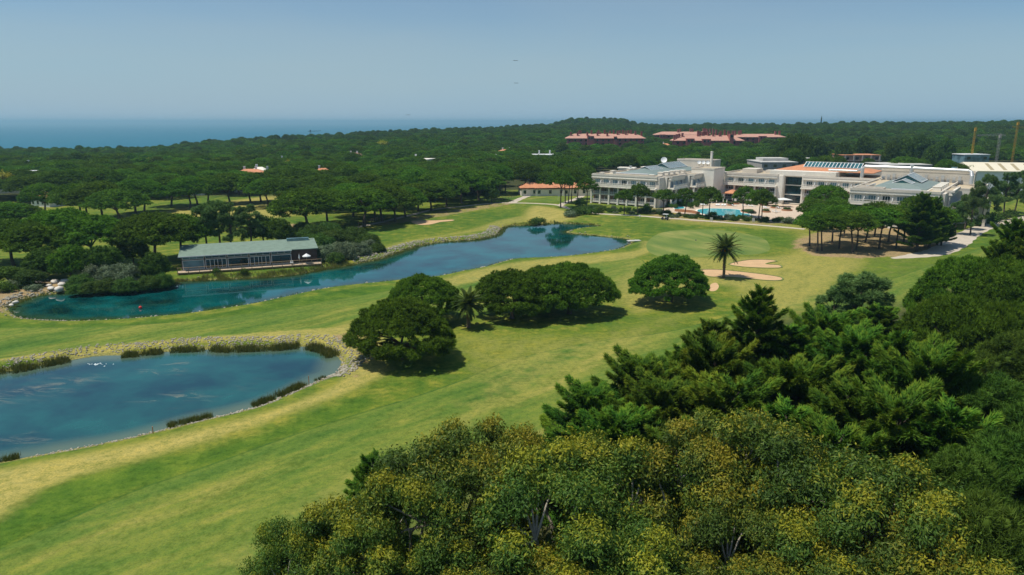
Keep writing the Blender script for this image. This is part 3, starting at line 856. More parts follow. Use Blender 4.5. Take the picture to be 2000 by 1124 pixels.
for k in range(4):
    rng = np.random.default_rng(330+k); lob = []
    for i in range(70):
        s = sphere_pts(1, rng, -.45)[0]; q = rng.uniform(.72, .95)
        lob.append((s[0]*3.2*q, s[1]*3.2*q, 3.7 + s[2]*3.0*q, rng.uniform(.65, 1.15)))
    v, f, t = round_crown(lob, 340+k, tufts=34, K=9, L=.40, W=.12, spread=.7, zmin=-.8, core=.66)
    ROUND.append((fast_mesh('round_tree_crown', v, f, [M_PINE_D, M_BUSH, M_PINE_D, M_PINE][k], False, dict(tint=t)),
                  limb_mesh('round_tree_trunk', 2.0, [(l[0]*.8, l[1]*.8, l[2]) for l in lob[:10]], .22, M_BARK, k)))
SHRUB = []     # garden shrubs nominal R 1, height 1.2 (whole plant one mesh)
for k in range(6):
    rng = np.random.default_rng(350+k); lob = []
    for i in range(9):
        s = sphere_pts(1, rng, -.1)[0]; q = rng.uniform(.4, .75)
        lob.append((s[0]*q, s[1]*q, .42 + s[2]*.45*q, rng.uniform(.28, .45)))
    v, f, t = round_crown(lob, 360+k, tufts=26, K=8, L=.20, W=.085, spread=.8, zmin=-.6, leafy=True)
    SHRUB.append(fast_mesh('shrub_plant', v, f, [M_BUSH, M_BUSH, M_PALE, M_PINE_D, M_BUSH, M_YEL][k], False, dict(tint=t)))
BIGSH = []     # big thicket bushes R 4 h 4.5 : green / silvery / dark
for k, mt in enumerate([M_BUSH, M_PALE, M_PINE_D]):
    rng = np.random.default_rng(370+k); lob = []
    for i in range(56):
        s = sphere_pts(1, rng, .0)[0]; q = rng.uniform(.6, .95)
        lob.append((s[0]*3.4*q, s[1]*3.4*q, .6 + s[2]*3.2*q, rng.uniform(.6, 1.05)))
    v, f, t = round_crown(lob, 380+k, tufts=44, K=8, L=.36, W=.12, spread=.8, zmin=-.5, leafy=True, tvar=.18)
    BIGSH.append(fast_mesh('thicket_bush', v, f, mt, False, dict(tint=t)))

def cypress(seed, H, R, nb, per, pointed=1.0, yellow=0.0, K=7, L=.40, W=.10):
    """Monterey-cypress kind: layered boughs carrying flat feathery sprays that end in points"""
    rng = np.random.default_rng(seed); V = []; Cc = []; Dd = []; Tt = []; Ff = []
    mb = MB(); mb.tube([(0,0,0),(0.1,0,H*.3),(0,.15,H*.65),(0,0,H*.97)], [.42,.32,.17,.04], 7)
    for i in range(nb):
        h = (i+.5)/nb; h = h**.85
        z = H*(.10 + .88*h)
        az = i*2.399 + rng.normal(0, .25)
        prof = ((1-h)**(.75*pointed)*.94 + .06)
        ln = R*prof*rng.uniform(.72, 1.18)
        rise = rng.uniform(.05, .42) + .55*h**2
        d = np.array([math.cos(az), math.sin(az), 0.])
        lat = np.array([-d[1], d[0], 0.])
        n = max(10, int(1.45*per*(ln/R)**1.3))
        s = rng.uniform(.18, 1, n)**.8
        wid = ln*.34*(np.sin(np.clip(s, 0, 1)*PI*.92)**.8)*(1.05-s*.55)
        off = rng.uniform(-1, 1, n)*wid
        zz = z + ln*(rise*s**1.25) - .16*np.abs(off)**1.1 + rng.normal(0, .06, n)
        c = d[None]*(s*ln)[:,None] + lat[None]*off[:,None]; c[:,2] = zz
        dr = d[None] + lat[None]*(np.sign(off)*.75*(np.abs(off)/(wid+.01)))[:,None]
        dr[:,2] += .22 + rise*.6
        Cc.append(c); Dd.append(unit(dr))
        base_t = .38 + rng.normal(0, .10)
        tt = base_t + .22*(s > .8) + (rng.uniform(.15, .5) if rng.random() < yellow else 0)  # bough ends painted lighter to raise contrast between the layers
        Tt.append(np.clip(tt, 0, 1))
        mb.tube([(0,0,z*.97), tuple(d*ln*.45 + np.array([0,0,z+ln*rise*.37])), tuple(d*ln*.9 + np.array([0,0,z+ln*rise*.88]))], [.075,.045,.015], 4, cap=False)
    C, Dn, Tn = np.concatenate(Cc), np.concatenate(Dd), np.concatenate(Tt)
    flat = np.tile(np.array([[0,0,1.]]), (len(C), 1))
    v, f, t = blades(C, Dn, K, L, W, .30, rng, Tn, flat)
    return fast_mesh('cypress_crown', v, f, M_CYP, False, dict(tint=t)), mb.mesh('cypress_trunk', M_BARK_D, True)
CYP = [cypress(401, 14, 6.0, 86, 300, 1.15, .0), cypress(402, 12, 6.8, 84, 340, .65, .05), cypress(403, 12, 6.2, 80, 340, .55, .38), cypress(404, 13, 5.6, 82, 320, .8, .0)]

def eucalyptus(seed, H, R, clumps, per):
    """open crown of leaf clusters on pale forking limbs; new growth at the shoots is yellow"""
    rng = np.random.default_rng(seed); rnd = random.Random(seed); mb = MB()
    fork = Vector((rnd.uniform(-.4,.4), rnd.uniform(-.4,.4), H*.34))
    mb.tube([(0,0,0),(0,0,.3),fork], [.34,.26,.20], 8)
    A = []
    for i in range(clumps):
        a = i*2.399 + rng.normal(0,.3); q = math.sqrt((i+.5)/clumps)
        r = R*q*rng.uniform(.85, 1.08)
        z = H*(.97 - .24*q**2.2) + rng.normal(0, .35)
        if i % 7 == 6: z -= rng.uniform(1.2, 3.0); r *= .8
        A.append((math.cos(a)*r, math.sin(a)*r, z - .7 + rng.normal(0,.4), rng.uniform(.62, 1.08)))
    A = np.array(A)
    # limbs: main leaders then one twig fan per clump
    leaders = []
    for k in range(6):
        a = k*2*PI/6 + rnd.uniform(-.3,.3); rr = R*rnd.uniform(.30,.5)
        e = Vector((math.cos(a)*rr, math.sin(a)*rr, H*rnd.uniform(.60,.74)))
        m = fork.lerp(e, .5) + Vector((rnd.uniform(-.3,.3), rnd.uniform(-.3,.3), .35))
        mb.tube([fork - Vector((0,0,.2)), m, e], [.19,.15,.10], 6, cap=False); leaders.append((m, e))
    for c in A:
        p = Vector(c[:3]); m, e = min(leaders, key=lambda q: (q[1]-p).length)
        s = e if (e-p).length < (m-p).length*1.2 else m
        k = s.lerp(p, .55) + Vector((rnd.uniform(-.25,.25), rnd.uniform(-.25,.25), .2))
        mb.tube([s, k, p], [.085,.058,.025], 5, cap=False)
    n = len(A); per_ = np.maximum(10, (per*(A[:,3]/.85)**2).astype(int)); ii = np.repeat(np.arange(n), per_)
    s = sphere_pts(len(ii), rng, -.75)
    # sub-clusters inside a clump for a broken outline
    sub = rng.normal(0, .16, (n, 14, 3)); pick = rng.integers(0, 14, len(ii))
    c = A[ii,:3] + (s*.86 + sub[ii,pick]*2.0)*(A[ii,3]*rng.uniform(.70, 1.05, len(ii)))[:,None]*np.array([1.12,1.12,.85])
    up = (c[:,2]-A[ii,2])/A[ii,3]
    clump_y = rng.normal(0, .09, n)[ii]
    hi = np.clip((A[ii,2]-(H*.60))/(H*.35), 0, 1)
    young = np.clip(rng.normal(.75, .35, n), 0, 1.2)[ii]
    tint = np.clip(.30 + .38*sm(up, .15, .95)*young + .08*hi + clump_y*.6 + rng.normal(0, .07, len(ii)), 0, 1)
    dr = unit(s*np.array([1,1,.4]) + np.array([0,0,.15]))
    v, f, t = merge([leaves(c, unit(dr + np.array([0,0,.35])), 5, .24, .085, .50, rng, tint), cores(A[:,:3]-np.array([0,0,.1]), A[:,3]*.55, .7, rng, np.full(n,.12))])  # dark cores paint shade inside the clumps
    return fast_mesh('eucalyptus_crown', v, f, M_EUC, False, dict(tint=t)), mb.mesh('eucalyptus_trunk', M_BARK_P, True)
EUC = [eucalyptus(501, 15, 5.2, 30, 250), eucalyptus(502, 15, 4.6, 23, 250), eucalyptus(503, 14, 4.2, 20, 250)]

# long-needled pine near the lower right corner
def brush_pine(seed, H, R):
    rng = np.random.default_rng(seed); lob = []
    for i in range(120):
        h = rng.uniform(0, 1); a = rng.uniform(0, 2*PI); q = R*math.sqrt(rng.uniform(.2,1))*(1.02-.85*h**1.6)
        lob.append((math.cos(a)*q, math.sin(a)*q, H*(.38+.58*h), rng.uniform(.5, .8)))
    v, f, t = round_crown(lob, seed+1, tufts=44, K=15, L=.36, W=.05, spread=.75, up=.7, zmin=-.6, core=.55)
    return fast_mesh('bushy_pine_crown', v, f, M_PINE_D, False, dict(tint=t)), limb_mesh('bushy_pine_trunk', H*.45, [(l[0]*.8,l[1]*.8,l[2]) for l in lob[:14]], .3, M_BARK, seed)
BRUSH = [brush_pine(601, 13, 5.2), brush_pine(602, 12, 5.0)]

def tree(name, proto, x, y, s=1.0, sz=None, rz=None, label=None, cat='tree', group=None, z=None):
    zz = float(T(x, y)) if z is None else z
    rz = random.uniform(0, 2*PI) if rz is None else rz
    e = empty(name, (x, y, zz - .05), rz, (s, s, sz or s))
    place('crown', proto[0], e); place('trunk', proto[1], e)
    tag(e, label, cat, group); return e
# ------------------------------------------------------------------ building materials
M_STONE = simple_mat('pale_limestone_facade', (.80,.745,.64), .9, .08, .25, fine=3.0)
M_STONE2 = simple_mat('weathered_limestone', (.64,.58,.49), .9, .10, .3, fine=3.0)
M_WHITE = simple_mat('white_painted_metal', (.74,.74,.72), .5, .05, 1.0)
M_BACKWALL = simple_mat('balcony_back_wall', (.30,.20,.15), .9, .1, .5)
M_GREYROOF = simple_mat('grey_green_metal_roof', (.20,.25,.225), .55, .10, .25, fine=2.0)
M_TERRACE = simple_mat('roof_terrace_gravel', (.50,.41,.28), .95, .15, .5)
M_TILE = simple_mat('terracotta_roof_tiles', (.56,.24,.12), .85, .16, .8, fine=3.5, bstr=.5)
M_PINKROOF = simple_mat('faded_pink_roof_tiles', (.50,.27,.20), .85, .12, .5, fine=2.0)
M_REDWALL = simple_mat('deep_red_render', (.34,.105,.085), .9, .10, .4)
M_DARK = simple_mat('dark_metal', (.03,.03,.032), .6, .1, 2.0)
M_SILVER = simple_mat('galvanised_duct_metal', (.62,.62,.60), .38, .08, 1.0, metal=.55)
M_CREAMROOF = simple_mat('cream_sheet_roof', (.70,.63,.48), .7, .05, .3)
M_SKYL = simple_mat('weathered_rooflight_strip', (.38,.31,.18), .6, .1, 1.0)
M_GREYW = simple_mat('grey_white_roofing', (.52,.50,.46), .85, .15, .3)
M_WOOD = simple_mat('sun_bleached_timber', (.42,.28,.16), .85, .2, 2.0)
M_DECK = simple_mat('deck_boards', (.50,.38,.26), .85, .15, 2.0)
M_DWOOD = simple_mat('dark_stained_cladding', (.075,.05,.042), .8, .2, 2.0)
M_SHINGLE = simple_mat('green_grey_roof_felt', (.17,.235,.185), .9, .16, .9, fine=7.0)
M_DECKST = simple_mat('pool_terrace_paving', (.56,.44,.33), .9, .08, .5, fine=3.0)
M_BRICK = simple_mat('orange_planter_brick', (.42,.20,.10), .9, .12, 2.0)
M_YELLOW = simple_mat('yellow_crane_paint', (.50,.28,.03), .6, .15, 1.0)
M_ORANGEP = simple_mat('orange_crane_paint', (.55,.20,.03), .6, .15, 1.0)
M_CONC = simple_mat('raw_concrete', (.38,.35,.31), .9, .15, .5)
M_ROCK = simple_mat('pale_riprap_stone', (.34,.31,.24), .9, .30, 1.2, fine=6.0, bstr=.5)
M_ROCKW = simple_mat('whitish_boulder_stone', (.66,.61,.53), .9, .15, 1.2, fine=6.0, bstr=.5)
M_RED = simple_mat('red_buoy_plastic', (.60,.03,.02), .4, .05, 1.0)
def glass_mat(name, col, rough=.08):
    m, nt, b, out = new_mat(name)
    nn = noise(nt, .35, 2, .5)
    c = ramp(nt, nn, [(.35, tuple(v*.45 for v in col)), (.6, col)])
    nt.links.new(c, b.inputs['Base Color']); b.inputs['Roughness'].default_value = rough
    b.inputs['IOR'].default_value = 1.6; b.inputs['Specular IOR Level'].default_value = .7
    return m
M_GLASS = glass_mat('window_glass_teal', (.06,.12,.13))
M_GLASSD = glass_mat('curtain_wall_glass', (.006,.028,.036))
M_GLASSR = glass_mat('rooflight_glass', (.035,.13,.14), .15)
M_GLASSC = glass_mat('pale_blue_blinds_glass', (.17,.29,.33), .15)

# ------------------------------------------------------------------ hotel
HO = (32.0, 285.0); HANG = -math.atan2(.6, .8)
def HW(s, t): return (HO[0] + .8*s + .6*t, HO[1] - .6*s + .8*t)
hotel = empty('hotel_building', (HO[0], HO[1], 0), HANG)
tag(hotel, 'long cream three-storey hotel with columned balconies around the pool terrace', 'hotel')
def hp(name, mb, mat, loc=(0,0,0), rz=0.0): return mb.obj(name, mat, hotel, loc, rz)

BW = 4.0
# shared meshes of one bay (local: u along facade, v inward, z up), origin at the bay's start on the facade line
def me_of(fn): mb = MB(); fn(mb); return mb
ME = {}
mb = MB(); mb.box(-.30,.30,-.30,.30,0,6.75); mb.box(-.38,.38,-.38,.38,0,.35); mb.box(-.38,.38,-.38,.38,6.45,6.75); ME['column'] = mb.mesh('column', M_STONE)
def lattice(mb, w, h, y=0):
    mb.box(.30,w-.30,y-.05,y+.05,h-.09,h); mb.box(.30,w-.30,y-.05,y+.05,.10,.19)
    n = 4; s = (w-.7)/n
    for i in range(n):
        a, b = .35+i*s, .35+(i+1)*s
        mb.bar((a,y,.19),(b,y,h-.09),.055); mb.bar((a,y+.012,h-.09),(b,y+.012,.19),.055)
        mb.box(a-.03,a+.03,y-.045,y+.045,.19,h-.09)
mb = MB(); lattice(mb, BW, 1.05); ME['railing'] = mb.mesh('railing', M_WHITE)
def window_frame(mb, w, h, n, d=.10, f=.09):
    mb.box(0,w,-d,0,0,f); mb.box(0,w,-d,0,h-f,h); mb.box(0,f,-d,0,f,h-f); mb.box(w-f,w,-d,0,f,h-f)
    for i in range(1, n): x = w*i/n; mb.box(x-f/2,x+f/2,-d,0,f,h-f)
mb = MB(); window_frame(mb, 2.2, 2.15, 3); ME['win'] = mb.mesh('window', M_WHITE)
mb = MB().box(.05,2.15,-.04,-.01,.05,2.1); ME['pane'] = mb.mesh('pane', M_GLASS); ME['panec'] = mb.mesh('pane', M_GLASSC); ME['paned'] = mb.mesh('pane', M_GLASSD)
mb = MB()          # quarter-round divider between balconies
V = [(0,0,0),(0,1.9,0),(0,1.9,2.3)] + [(0, 1.9-1.75*math.sin(k*PI/12), .35+1.95*math.cos(k*PI/12)) for k in range(1, 6)] + [(0,.1,.35)]
n = len(V); V2 = [(.14,p[1],p[2]) for p in V]
mb.add([(p[0]-.0,p[1],p[2]) for p in V]+V2, [tuple(range(n)), tuple(range(n,2*n))[::-1]] + [(k,n+k,n+(k+1)%n,(k+1)%n) for k in range(n)])
ME['fin'] = mb.mesh('balcony_divider', M_WHITE)
mb = MB(); mb.box(0,BW,-.08,.08,0,.55); mb.box(0,BW,-.12,.12,.98,1.10)
for i in range(10): mb.box(.2+i*.4-.06,.2+i*.4+.06,-.05,.05,.55,.98)
mb.box(-.14,.14,-.14,.14,0,1.16); ME['balustrade'] = mb.mesh('balustrade', M_STONE)

def hloc(o, th, u, v, z):
    c, s = math.cos(th), math.sin(th)
    return (o[0] + c*u - s*v, o[1] + s*u + c*v, z)
def facade(o, th, n, bw=BW, lower=True, cols=True, wallmat=None, end_open=True, fins=True, topwin=True, skip=()):
    """columned balconies: two lower storeys, overhanging top-floor balcony, cornice"""
    L = n*bw
    k = bw/BW
    mb = MB(); mb.box(-.1,L+.1,1.72,1.80,.0,6.9); hp('balcony_back_wall', mb, M_BACKWALL, (o[0],o[1],0), th)  # dark brown wall tone paints in the shade of the balcony recess
    mb = MB()
    for f in (0, 1): mb.box(-.2,L+.2,-.05,1.72,.55+3.05*f,.90+3.05*f)
    hp('balcony_floor', mb, M_STONE, (o[0],o[1],0), th)
    mb = MB(); mb.box(-.5,L+.5,-1.15,1.8,6.75,7.05); mb.box(-.4,L+.4,-1.0,1.7,7.05,7.35); hp('balcony_floor', mb, M_STONE, (o[0],o[1],0), th)
    mb = MB(); mb.box(-.2,L+.2,.35,1.4,10.02,10.25); mb.box(-.35,L+.35,.15,1.4,10.25,10.5); mb.box(-.2,L+.2,.3,1.2,10.5,11.25); mb.box(-.3,L+.3,.18,.75,11.25,11.48)
    hp('cornice', mb, M_STONE, (o[0],o[1],0), th)
    for i in range(n+1):
        if cols: place('column', ME['column'], hotel, hloc(o, th, i*bw, 0.0, 0), th)
        if fins and 0 < i < n: place('balcony_divider', ME['fin'], hotel, hloc(o, th, i*bw-.07, -.45, 7.35), th)
    for i in range(n):
        a = i*bw
        if i in skip: continue
        for f in (0, 1):
            place('railing', ME['railing'], hotel, hloc(o, th, a, -.02, .90+3.05*f), th, (k,1,1))
            w = place('window', ME['win'], hotel, hloc(o, th, a+bw*.28, 1.70, .92+3.05*f), th)
            place('pane', ME['paned'] if (i+f) % 3 else ME['pane'], w)
        place('balustrade', ME['balustrade'], hotel, hloc(o, th, a, -.95, 7.35), th, (k,1,1))
        w = place('window', ME['win'], hotel, hloc(o, th, a+bw*.26, .98, 7.55), th)
        place('pane', ME['panec'] if (i*7+int(o[0])) % 5 != 1 else ME['paned'], w)
    mb = MB(); mb.box(-.1,L+.1,1.00,1.52,7.35,10.05)
    for i in range(n+1): mb.box(i*bw-.22,i*bw+.22,.7,1.00,7.35,10.05)
    hp('wall', mb, M_STONE, (o[0],o[1],0), th)

def block(s0, s1, t0, t1, z1, mat=None, z0=0.0, name='wall'):
    mb = MB().box(s0, s1, t0, t1, z0, z1); return hp(name, mb, mat or M_STONE)
def roof_terrace(s0, s1, t0, t1, z, par=.55, pw=.35, mat=None):
    hp('roof_terrace', MB().box(s0+pw, s1-pw, t0+pw, t1-pw, z-.2, z+.04), mat or M_TERRACE)
    mb = MB(); mb.box(s0,s1,t0,t0+pw,z-.2,z+par); mb.box(s0,s1,t1-pw,t1,z-.2,z+par); mb.box(s0,s0+pw,t0+pw,t1-pw,z-.2,z+par); mb.box(s1-pw,s1,t0+pw,t1-pw,z-.2,z+par)
    hp('parapet', mb, M_STONE2)
def hip(s0, s1, t0, t1, z0, z1, ov=0, ridge='t', inset=None, mat=None, name='roof', thick=.25):
    w = (s1-s0 if ridge == 't' else t1-t0)/2; ins = w if inset is None else inset
    if ridge == 't': R1, R2 = ((s0+s1)/2, t0+ins, z1), ((s0+s1)/2, t1-ins, z1)
    else: R1, R2 = (s0+ins, (t0+t1)/2, z1), (s1-ins, (t0+t1)/2, z1)
    V = [(s0,t0,z0),(s1,t0,z0),(s1,t1,z0),(s0,t1,z0)]; B = [(x,y,z-thick) for x,y,z in V]
    if ridge == 't': Fc = [(0,1,4),(1,2,5,4),(2,3,5),(3,0,4,5)]
    else: Fc = [(0,1,5,4),(1,2,5),(2,3,4,5),(3,0,4)]
    mb = MB().add(V+[R1,R2]+B, Fc+[(6,9,8,7),(0,6,7,1),(1,7,8,2),(2,8,9,3),(3,9,6,0)])
    return mb, mat

# --- end wing beside the lake side
block(.3, 27.7, 1.8, 60, 7.05); block(.4, 27.6, 1.5, 60, 11.2, z0=7.05)
facade((0,0), 0.0, 7)
roof_terrace(-.1, 28.1, .2, 60, 11.28)
block(27.7, 29.2, .6, 6.0, 11.3, M_STONE2)
block(29.2-.02, 30.2, 5.0, 19.0, 11.2); facade((32.0, 5.5), PI/2, 3, 4.2, skip=())
roof_terrace(27.8, 32.2, 5.2, 19.0, 11.28)
block(30.0, 33.2, 19.0, 28.0, 11.2); facade((35.0, 19.6), PI/2, 2, 4.2)
roof_terrace(27.9, 35.2, 19.2, 28.2, 11.30)
block(30.0, 39.5, 28.2, 40.0, 13.4); roof_terrace(29.9, 39.6, 28.1, 40.1, 13.45, .4)
mb, _ = hip(5.5, 23.5, 7.5, 57.0, 11.75, 13.5, mat=M_GREYROOF); hp('roof', mb, M_GREYROOF)
hp('roof_kerb', MB().box(5.0,24.0,7.0,57.5,11.3,11.5), M_STONE2)
def ridge_light(s0, s1, t0, t1, zb, zt, panes, axis='t'):
    """pitched rooflight with white glazing bars; every glass panel a part"""
    mid = (s0+s1)/2 if axis == 't' else (t0+t1)/2
    a0, a1 = (t0, t1) if axis == 't' else (s0, s1)
    b0, b1 = (s0, s1) if axis == 't' else (t0, t1)
    P = (lambda a, b, z: (b, a, z)) if axis == 't' else (lambda a, b, z: (a, b, z))
    st = (a1-a0)/panes
    bars = MB()
    for i in range(panes+1):
        a = a0+i*st
        bars.bar(P(a,b0,zb), P(a,mid,zt), .22, .12); bars.bar(P(a,b1,zb), P(a,mid,zt), .22, .12)
    bars.bar(P(a0,mid,zt), P(a1,mid,zt), .28, .16); bars.bar(P(a0,b0,zb), P(a1,b0,zb), .25, .16); bars.bar(P(a0,b1,zb), P(a1,b1,zb), .25, .16)
    r = hp('rooflight', bars, M_WHITE)
    for i in range(panes):
        x0, x1 = a0+i*st+.10, a0+(i+1)*st-.10
        for b in (b0, b1):
            q = [P(x0,b,zb-.02), P(x1,b,zb-.02), P(x1,mid,zt-.03), P(x0,mid,zt-.03)]
            q2 = [(p[0],p[1],p[2]-.05) for p in q]
            MB().add(q+q2, [(0,1,2,3),(7,6,5,4),(0,4,5,1),(1,5,6,2),(2,6,7,3),(3,7,4,0)]).obj('pane', M_GLASSR, r)
    for a in (a0, a1):
        MB().add([P(a,b0,zb), P(a,b1,zb), P(a,mid,zt-.02)], [(0,1,2)]).obj('pane', M_GLASSR, r)
ridge_light(11.5, 17.5, 17.5, 28.0, 12.9, 14.2, 8)
ridge_light(10.5, 18.5, 33.0, 51.0, 12.9, 14.9, 11)
# roof clutter of the end wing
for s, t, w, d, h in [(3,3,1.6,1.2,.8),(24.5,3.5,2.2,1.2,.7),(25.8,9,2,2.2,1.4),(25.8,14,2,2.2,1.4),(25.8,19,2,2.2,1.4),(25.8,24,2,2.2,1.4),(25.8,29,2,2.2,1.2),(3,12,1.2,3,1.0),(3.2,26,1.2,3,1.0),(2.8,40,1.4,3,1.2)]:
    hp('roof_vent_box', MB().box(s-w/2,s+w/2,t-d/2,t+d/2,11.3,11.35+h).box(s-w/2-.12,s+w/2+.12,t-d/2-.12,t+d/2+.12,11.35+h,11.5+h), M_STONE)
mb = MB(); mb.tube([(8,5.2,12.0),(14,5.2,12.0),(18,5.6,12.0),(22,5.2,12.0)], .32, 8); mb.tube([(9,6.2,11.9),(20,6.2,11.9)], .2, 7); hp('air_duct', mb, M_SILVER)
def dish(s, t, z, r, az):
    mb = MB(); n = 14
    V = []; Fq = []
    for j, q in enumerate((0, .5, 1.0)):
        for i in range(n): a = 2*PI*i/n; V.append((math.cos(a)*r*q, -.28*r*q*q, math.sin(a)*r*q))
    V = [(x, y - 0.0, zz) for x, y, zz in V]
    for j in range(2):
        for i in range(n): Fq.append((j*n+i, j*n+(i+1) % n, (j+1)*n+(i+1) % n, (j+1)*n+i))
    V2 = [(x, y+.05, zz) for x, y, zz in V]; b = len(V)
    mb.add(V+V2, Fq + [tuple(reversed([k+b for k in f])) for f in Fq])
    o = hp('satellite_dish', mb, M_WHITE, (s,t,z), az); o.rotation_euler = (math.radians(-28), 0, az)
    hp('dish_mast', MB().tube([(s,t+.1,z-r-.6),(s,t+.12,z)], .09, 6), M_DARK)
dish(9.5, 46.0, 15.4, 1.35, .4)
# rear plant block with chimney
block(9.5, 27.0, 60.2, 68.0, 15.0, M_STONE2); roof_terrace(9.4,27.1,60.1,68.1,15.05,.4)
block(30.0, 39.0, 42.5, 50.0, 11.4, M_STONE2)
for i in range(3): dish(20.4+i*2.0, 59.2, 14.2, .85, .5)
mb = MB(); mb.tube([(26.0,59.4,11.3),(26.0,59.4,18.8)], .55, 10); mb.tube([(26.0,59.4,18.8),(26.0,59.4,19.2)], .65, 10); hp('chimney', mb, M_STONE)

# --- long range behind the pool
block(39.5, 62.8, 41.8, 58.0, 7.05); block(39.6, 62.8, 41.5, 58.0, 11.2, z0=7.05)
facade((39.8, 40.0), 0.0, 5, 4.15)
roof_terrace(39.4, 61.0, 40.1, 58.0, 11.28)
block(44.0, 50.0, 48.0, 56.0, 13.0, M_STONE2); block(53.0, 56.0, 50.0, 54.0, 12.6, M_STONE2)
block(60.6, 63.2, 40.6, 50.0, 11.35)
# glass atrium
block(63.0, 70.3, 43.4, 60.0, 12.2, M_DARK)
at = hp('atrium_glazing_frame', (lambda m_: [m_.box(63.0,70.3,42.9,43.3,z-.18,z+.18) for z in (.4,3.9,7.6,11.0)] and m_)(MB()), M_STONE)
for fl, (za, zb_) in enumerate([(.6,3.7),(4.1,7.4),(7.8,10.8)]):
    for i in range(6):
        x0 = 63.05 + i*1.2; 
        MB().box(x0+.05, x0+1.15, 43.05, 43.12, za, zb_).obj('pane', M_GLASSD, at)
    MB().add([], []).box(63.0,70.3,43.0,43.18,(za+zb_)/2-.04,(za+zb_)/2+.04).obj('glazing_bar', M_DARK, at)
block(62.9, 63.3, 40.6, 43.3, 11.35); block(70.2, 71.6, 40.2, 43.4, 11.3)
block(57.5, 82.0, 41.2, 62.0, 13.2, z0=11.3)
mb, _ = hip(58.0, 94.0, 46.5, 64.0, 13.3, 15.3, ridge='s'); hp('roof', mb, M_TILE)
ridge_light(67.5, 88.5, 51.0, 59.0, 14.5, 16.3, 16, 's')
# --- range right of the atrium
block(71.4, 98.0, 40.4, 58.0, 7.05); block(71.4, 98.0, 40.0, 58.0, 11.2, z0=7.05)
facade((71.0, 38.6), 0.0, 6, 4.3)
roof_terrace(70.8, 98.0, 38.8, 58.0, 11.28)
# --- wing at the grove
block(97.3, 121.2, -3.2, 56.0, 7.05); block(97.3, 121.2, -3.5, 56.0, 11.2, z0=7.05)
facade((97.0, -5.0), 0.0, 6)
roof_terrace(96.7, 121.6, -4.9, 56.0, 11.28)
block(96.8, 97.4, -4.0, 38.0, 11.25)
block(121.0, 122.6, -4.0, 2.0, 11.2, M_STONE2)
block(121.0, 122.2, 2.0, 20.0, 11.2); facade((124.0, 2.4), PI/2, 4, 4.2); roof_terrace(121.0, 124.3, 2.2, 19.6, 11.30)
block(121.0, 130.0, 20.0, 44.0, 10.6); roof_terrace(121.0, 130.2, 20.0, 44.0, 10.7)
block(130.0, 131.0, 22.0, 28.0, 8.0, M_STONE2)
for j in range(3): hp('column', MB().box(131.5,132.3,16+j*8,17+j*8,0,7.6), M_STONE2)
block(128.0, 132.4, 15.8, 33.2, 8.0, M_STONE2, z0=7.4)
mb, _ = hip(101.5, 117.0, 1.5, 36.0, 11.75, 13.4); hp('roof', mb, M_GREYROOF)
hp('roof_kerb', MB().box(101.0,117.5,1.0,36.5,11.3,11.5), M_STONE)
ridge_light(106.5, 112.0, 7.5, 14.5, 12.9, 14.0, 4)
ridge_light(105.0, 113.5, 17.0, 31.0, 12.8, 15.0, 6)
for t in (3, 7.5, 12, 16.5, 21):
    hp('roof_vent_box', MB().box(118.4,120.6,t,t+2,11.3,12.6).box(118.3,120.7,t-.1,t+2.1,12.6,12.75), M_STONE)
# low parapet frames on its terraces
for s0, s1, t0, t1 in [(97.6,106,-3.5,0.2),(97.4,100.5,4,12)]:
    mb = MB()
    mb.box(s0,s1,t0,t0+.3,11.32,12.1); mb.box(s0,s1,t1-.3,t1,11.32,12.1); mb.box(s0,s0+.3,t0+.3,t1-.3,11.32,12.1); mb.box(s1-.3,s1,t0+.3,t1-.3,11.32,12.1)
    hp('parapet', mb, M_STONE2)
mb = MB(); mb.tube([(108,-2.8,11.8),(116,-2.6,11.8)], .28, 8); mb.tube([(100,1.0,11.8),(100.5,14,11.8)], .25, 8); hp('air_duct', mb, M_SILVER)
# plant yard and the big silver duct
block(97.0, 126.0, 44.0, 52.0, 14.6, M_STONE2); roof_terrace(96.9,126.1,43.9,52.1,14.65,.4)
mb = MB()
for i in range(15): mb.box(97.5+i*1.7, 98.4+i*1.7, 42.8, 43.6, 11.3, 12.6+.5*(i % 3))
hp('cooling_units', mb, M_SILVER)
mb = MB(); mb.tube([(91,41.2,11.6),(91,41.2,15.2),(91.8,41.2,15.9),(107,41.2,15.9),(124,41.2,15.6),(125.0,41.0,15.2),(125.4,40.2,13.9),(125.4,40.0,11.2)], .62, 12)
hp('air_duct', mb, M_SILVER)
mb = MB(); mb.tube([(107,41.2,11.4),(107,41.2,17.0)], .66, 10); hp('duct_riser', mb, M_SILVER)
mb = MB(); mb.tube([(79,42.6,14.1),(89,42.0,14.1),(90.2,41.6,14.6)], .42, 10); hp('air_duct', mb, M_SILVER)
hp('water_tank', MB().box(118.5,120.3,46,47.6,14.7,16.4), M_GLASSC)
# porch with tiled roof by the pool
mb, _ = hip(41.5, 47.5, 33.5, 39.2, 3.9, 5.2, inset=2.4); hp('porch_roof', mb, M_TILE)
for s, t in [(42,34),(47,34)]: hp('porch_column', MB().box(s-.4,s+.4,t-.4,t+.4,0,3.7), M_STONE)

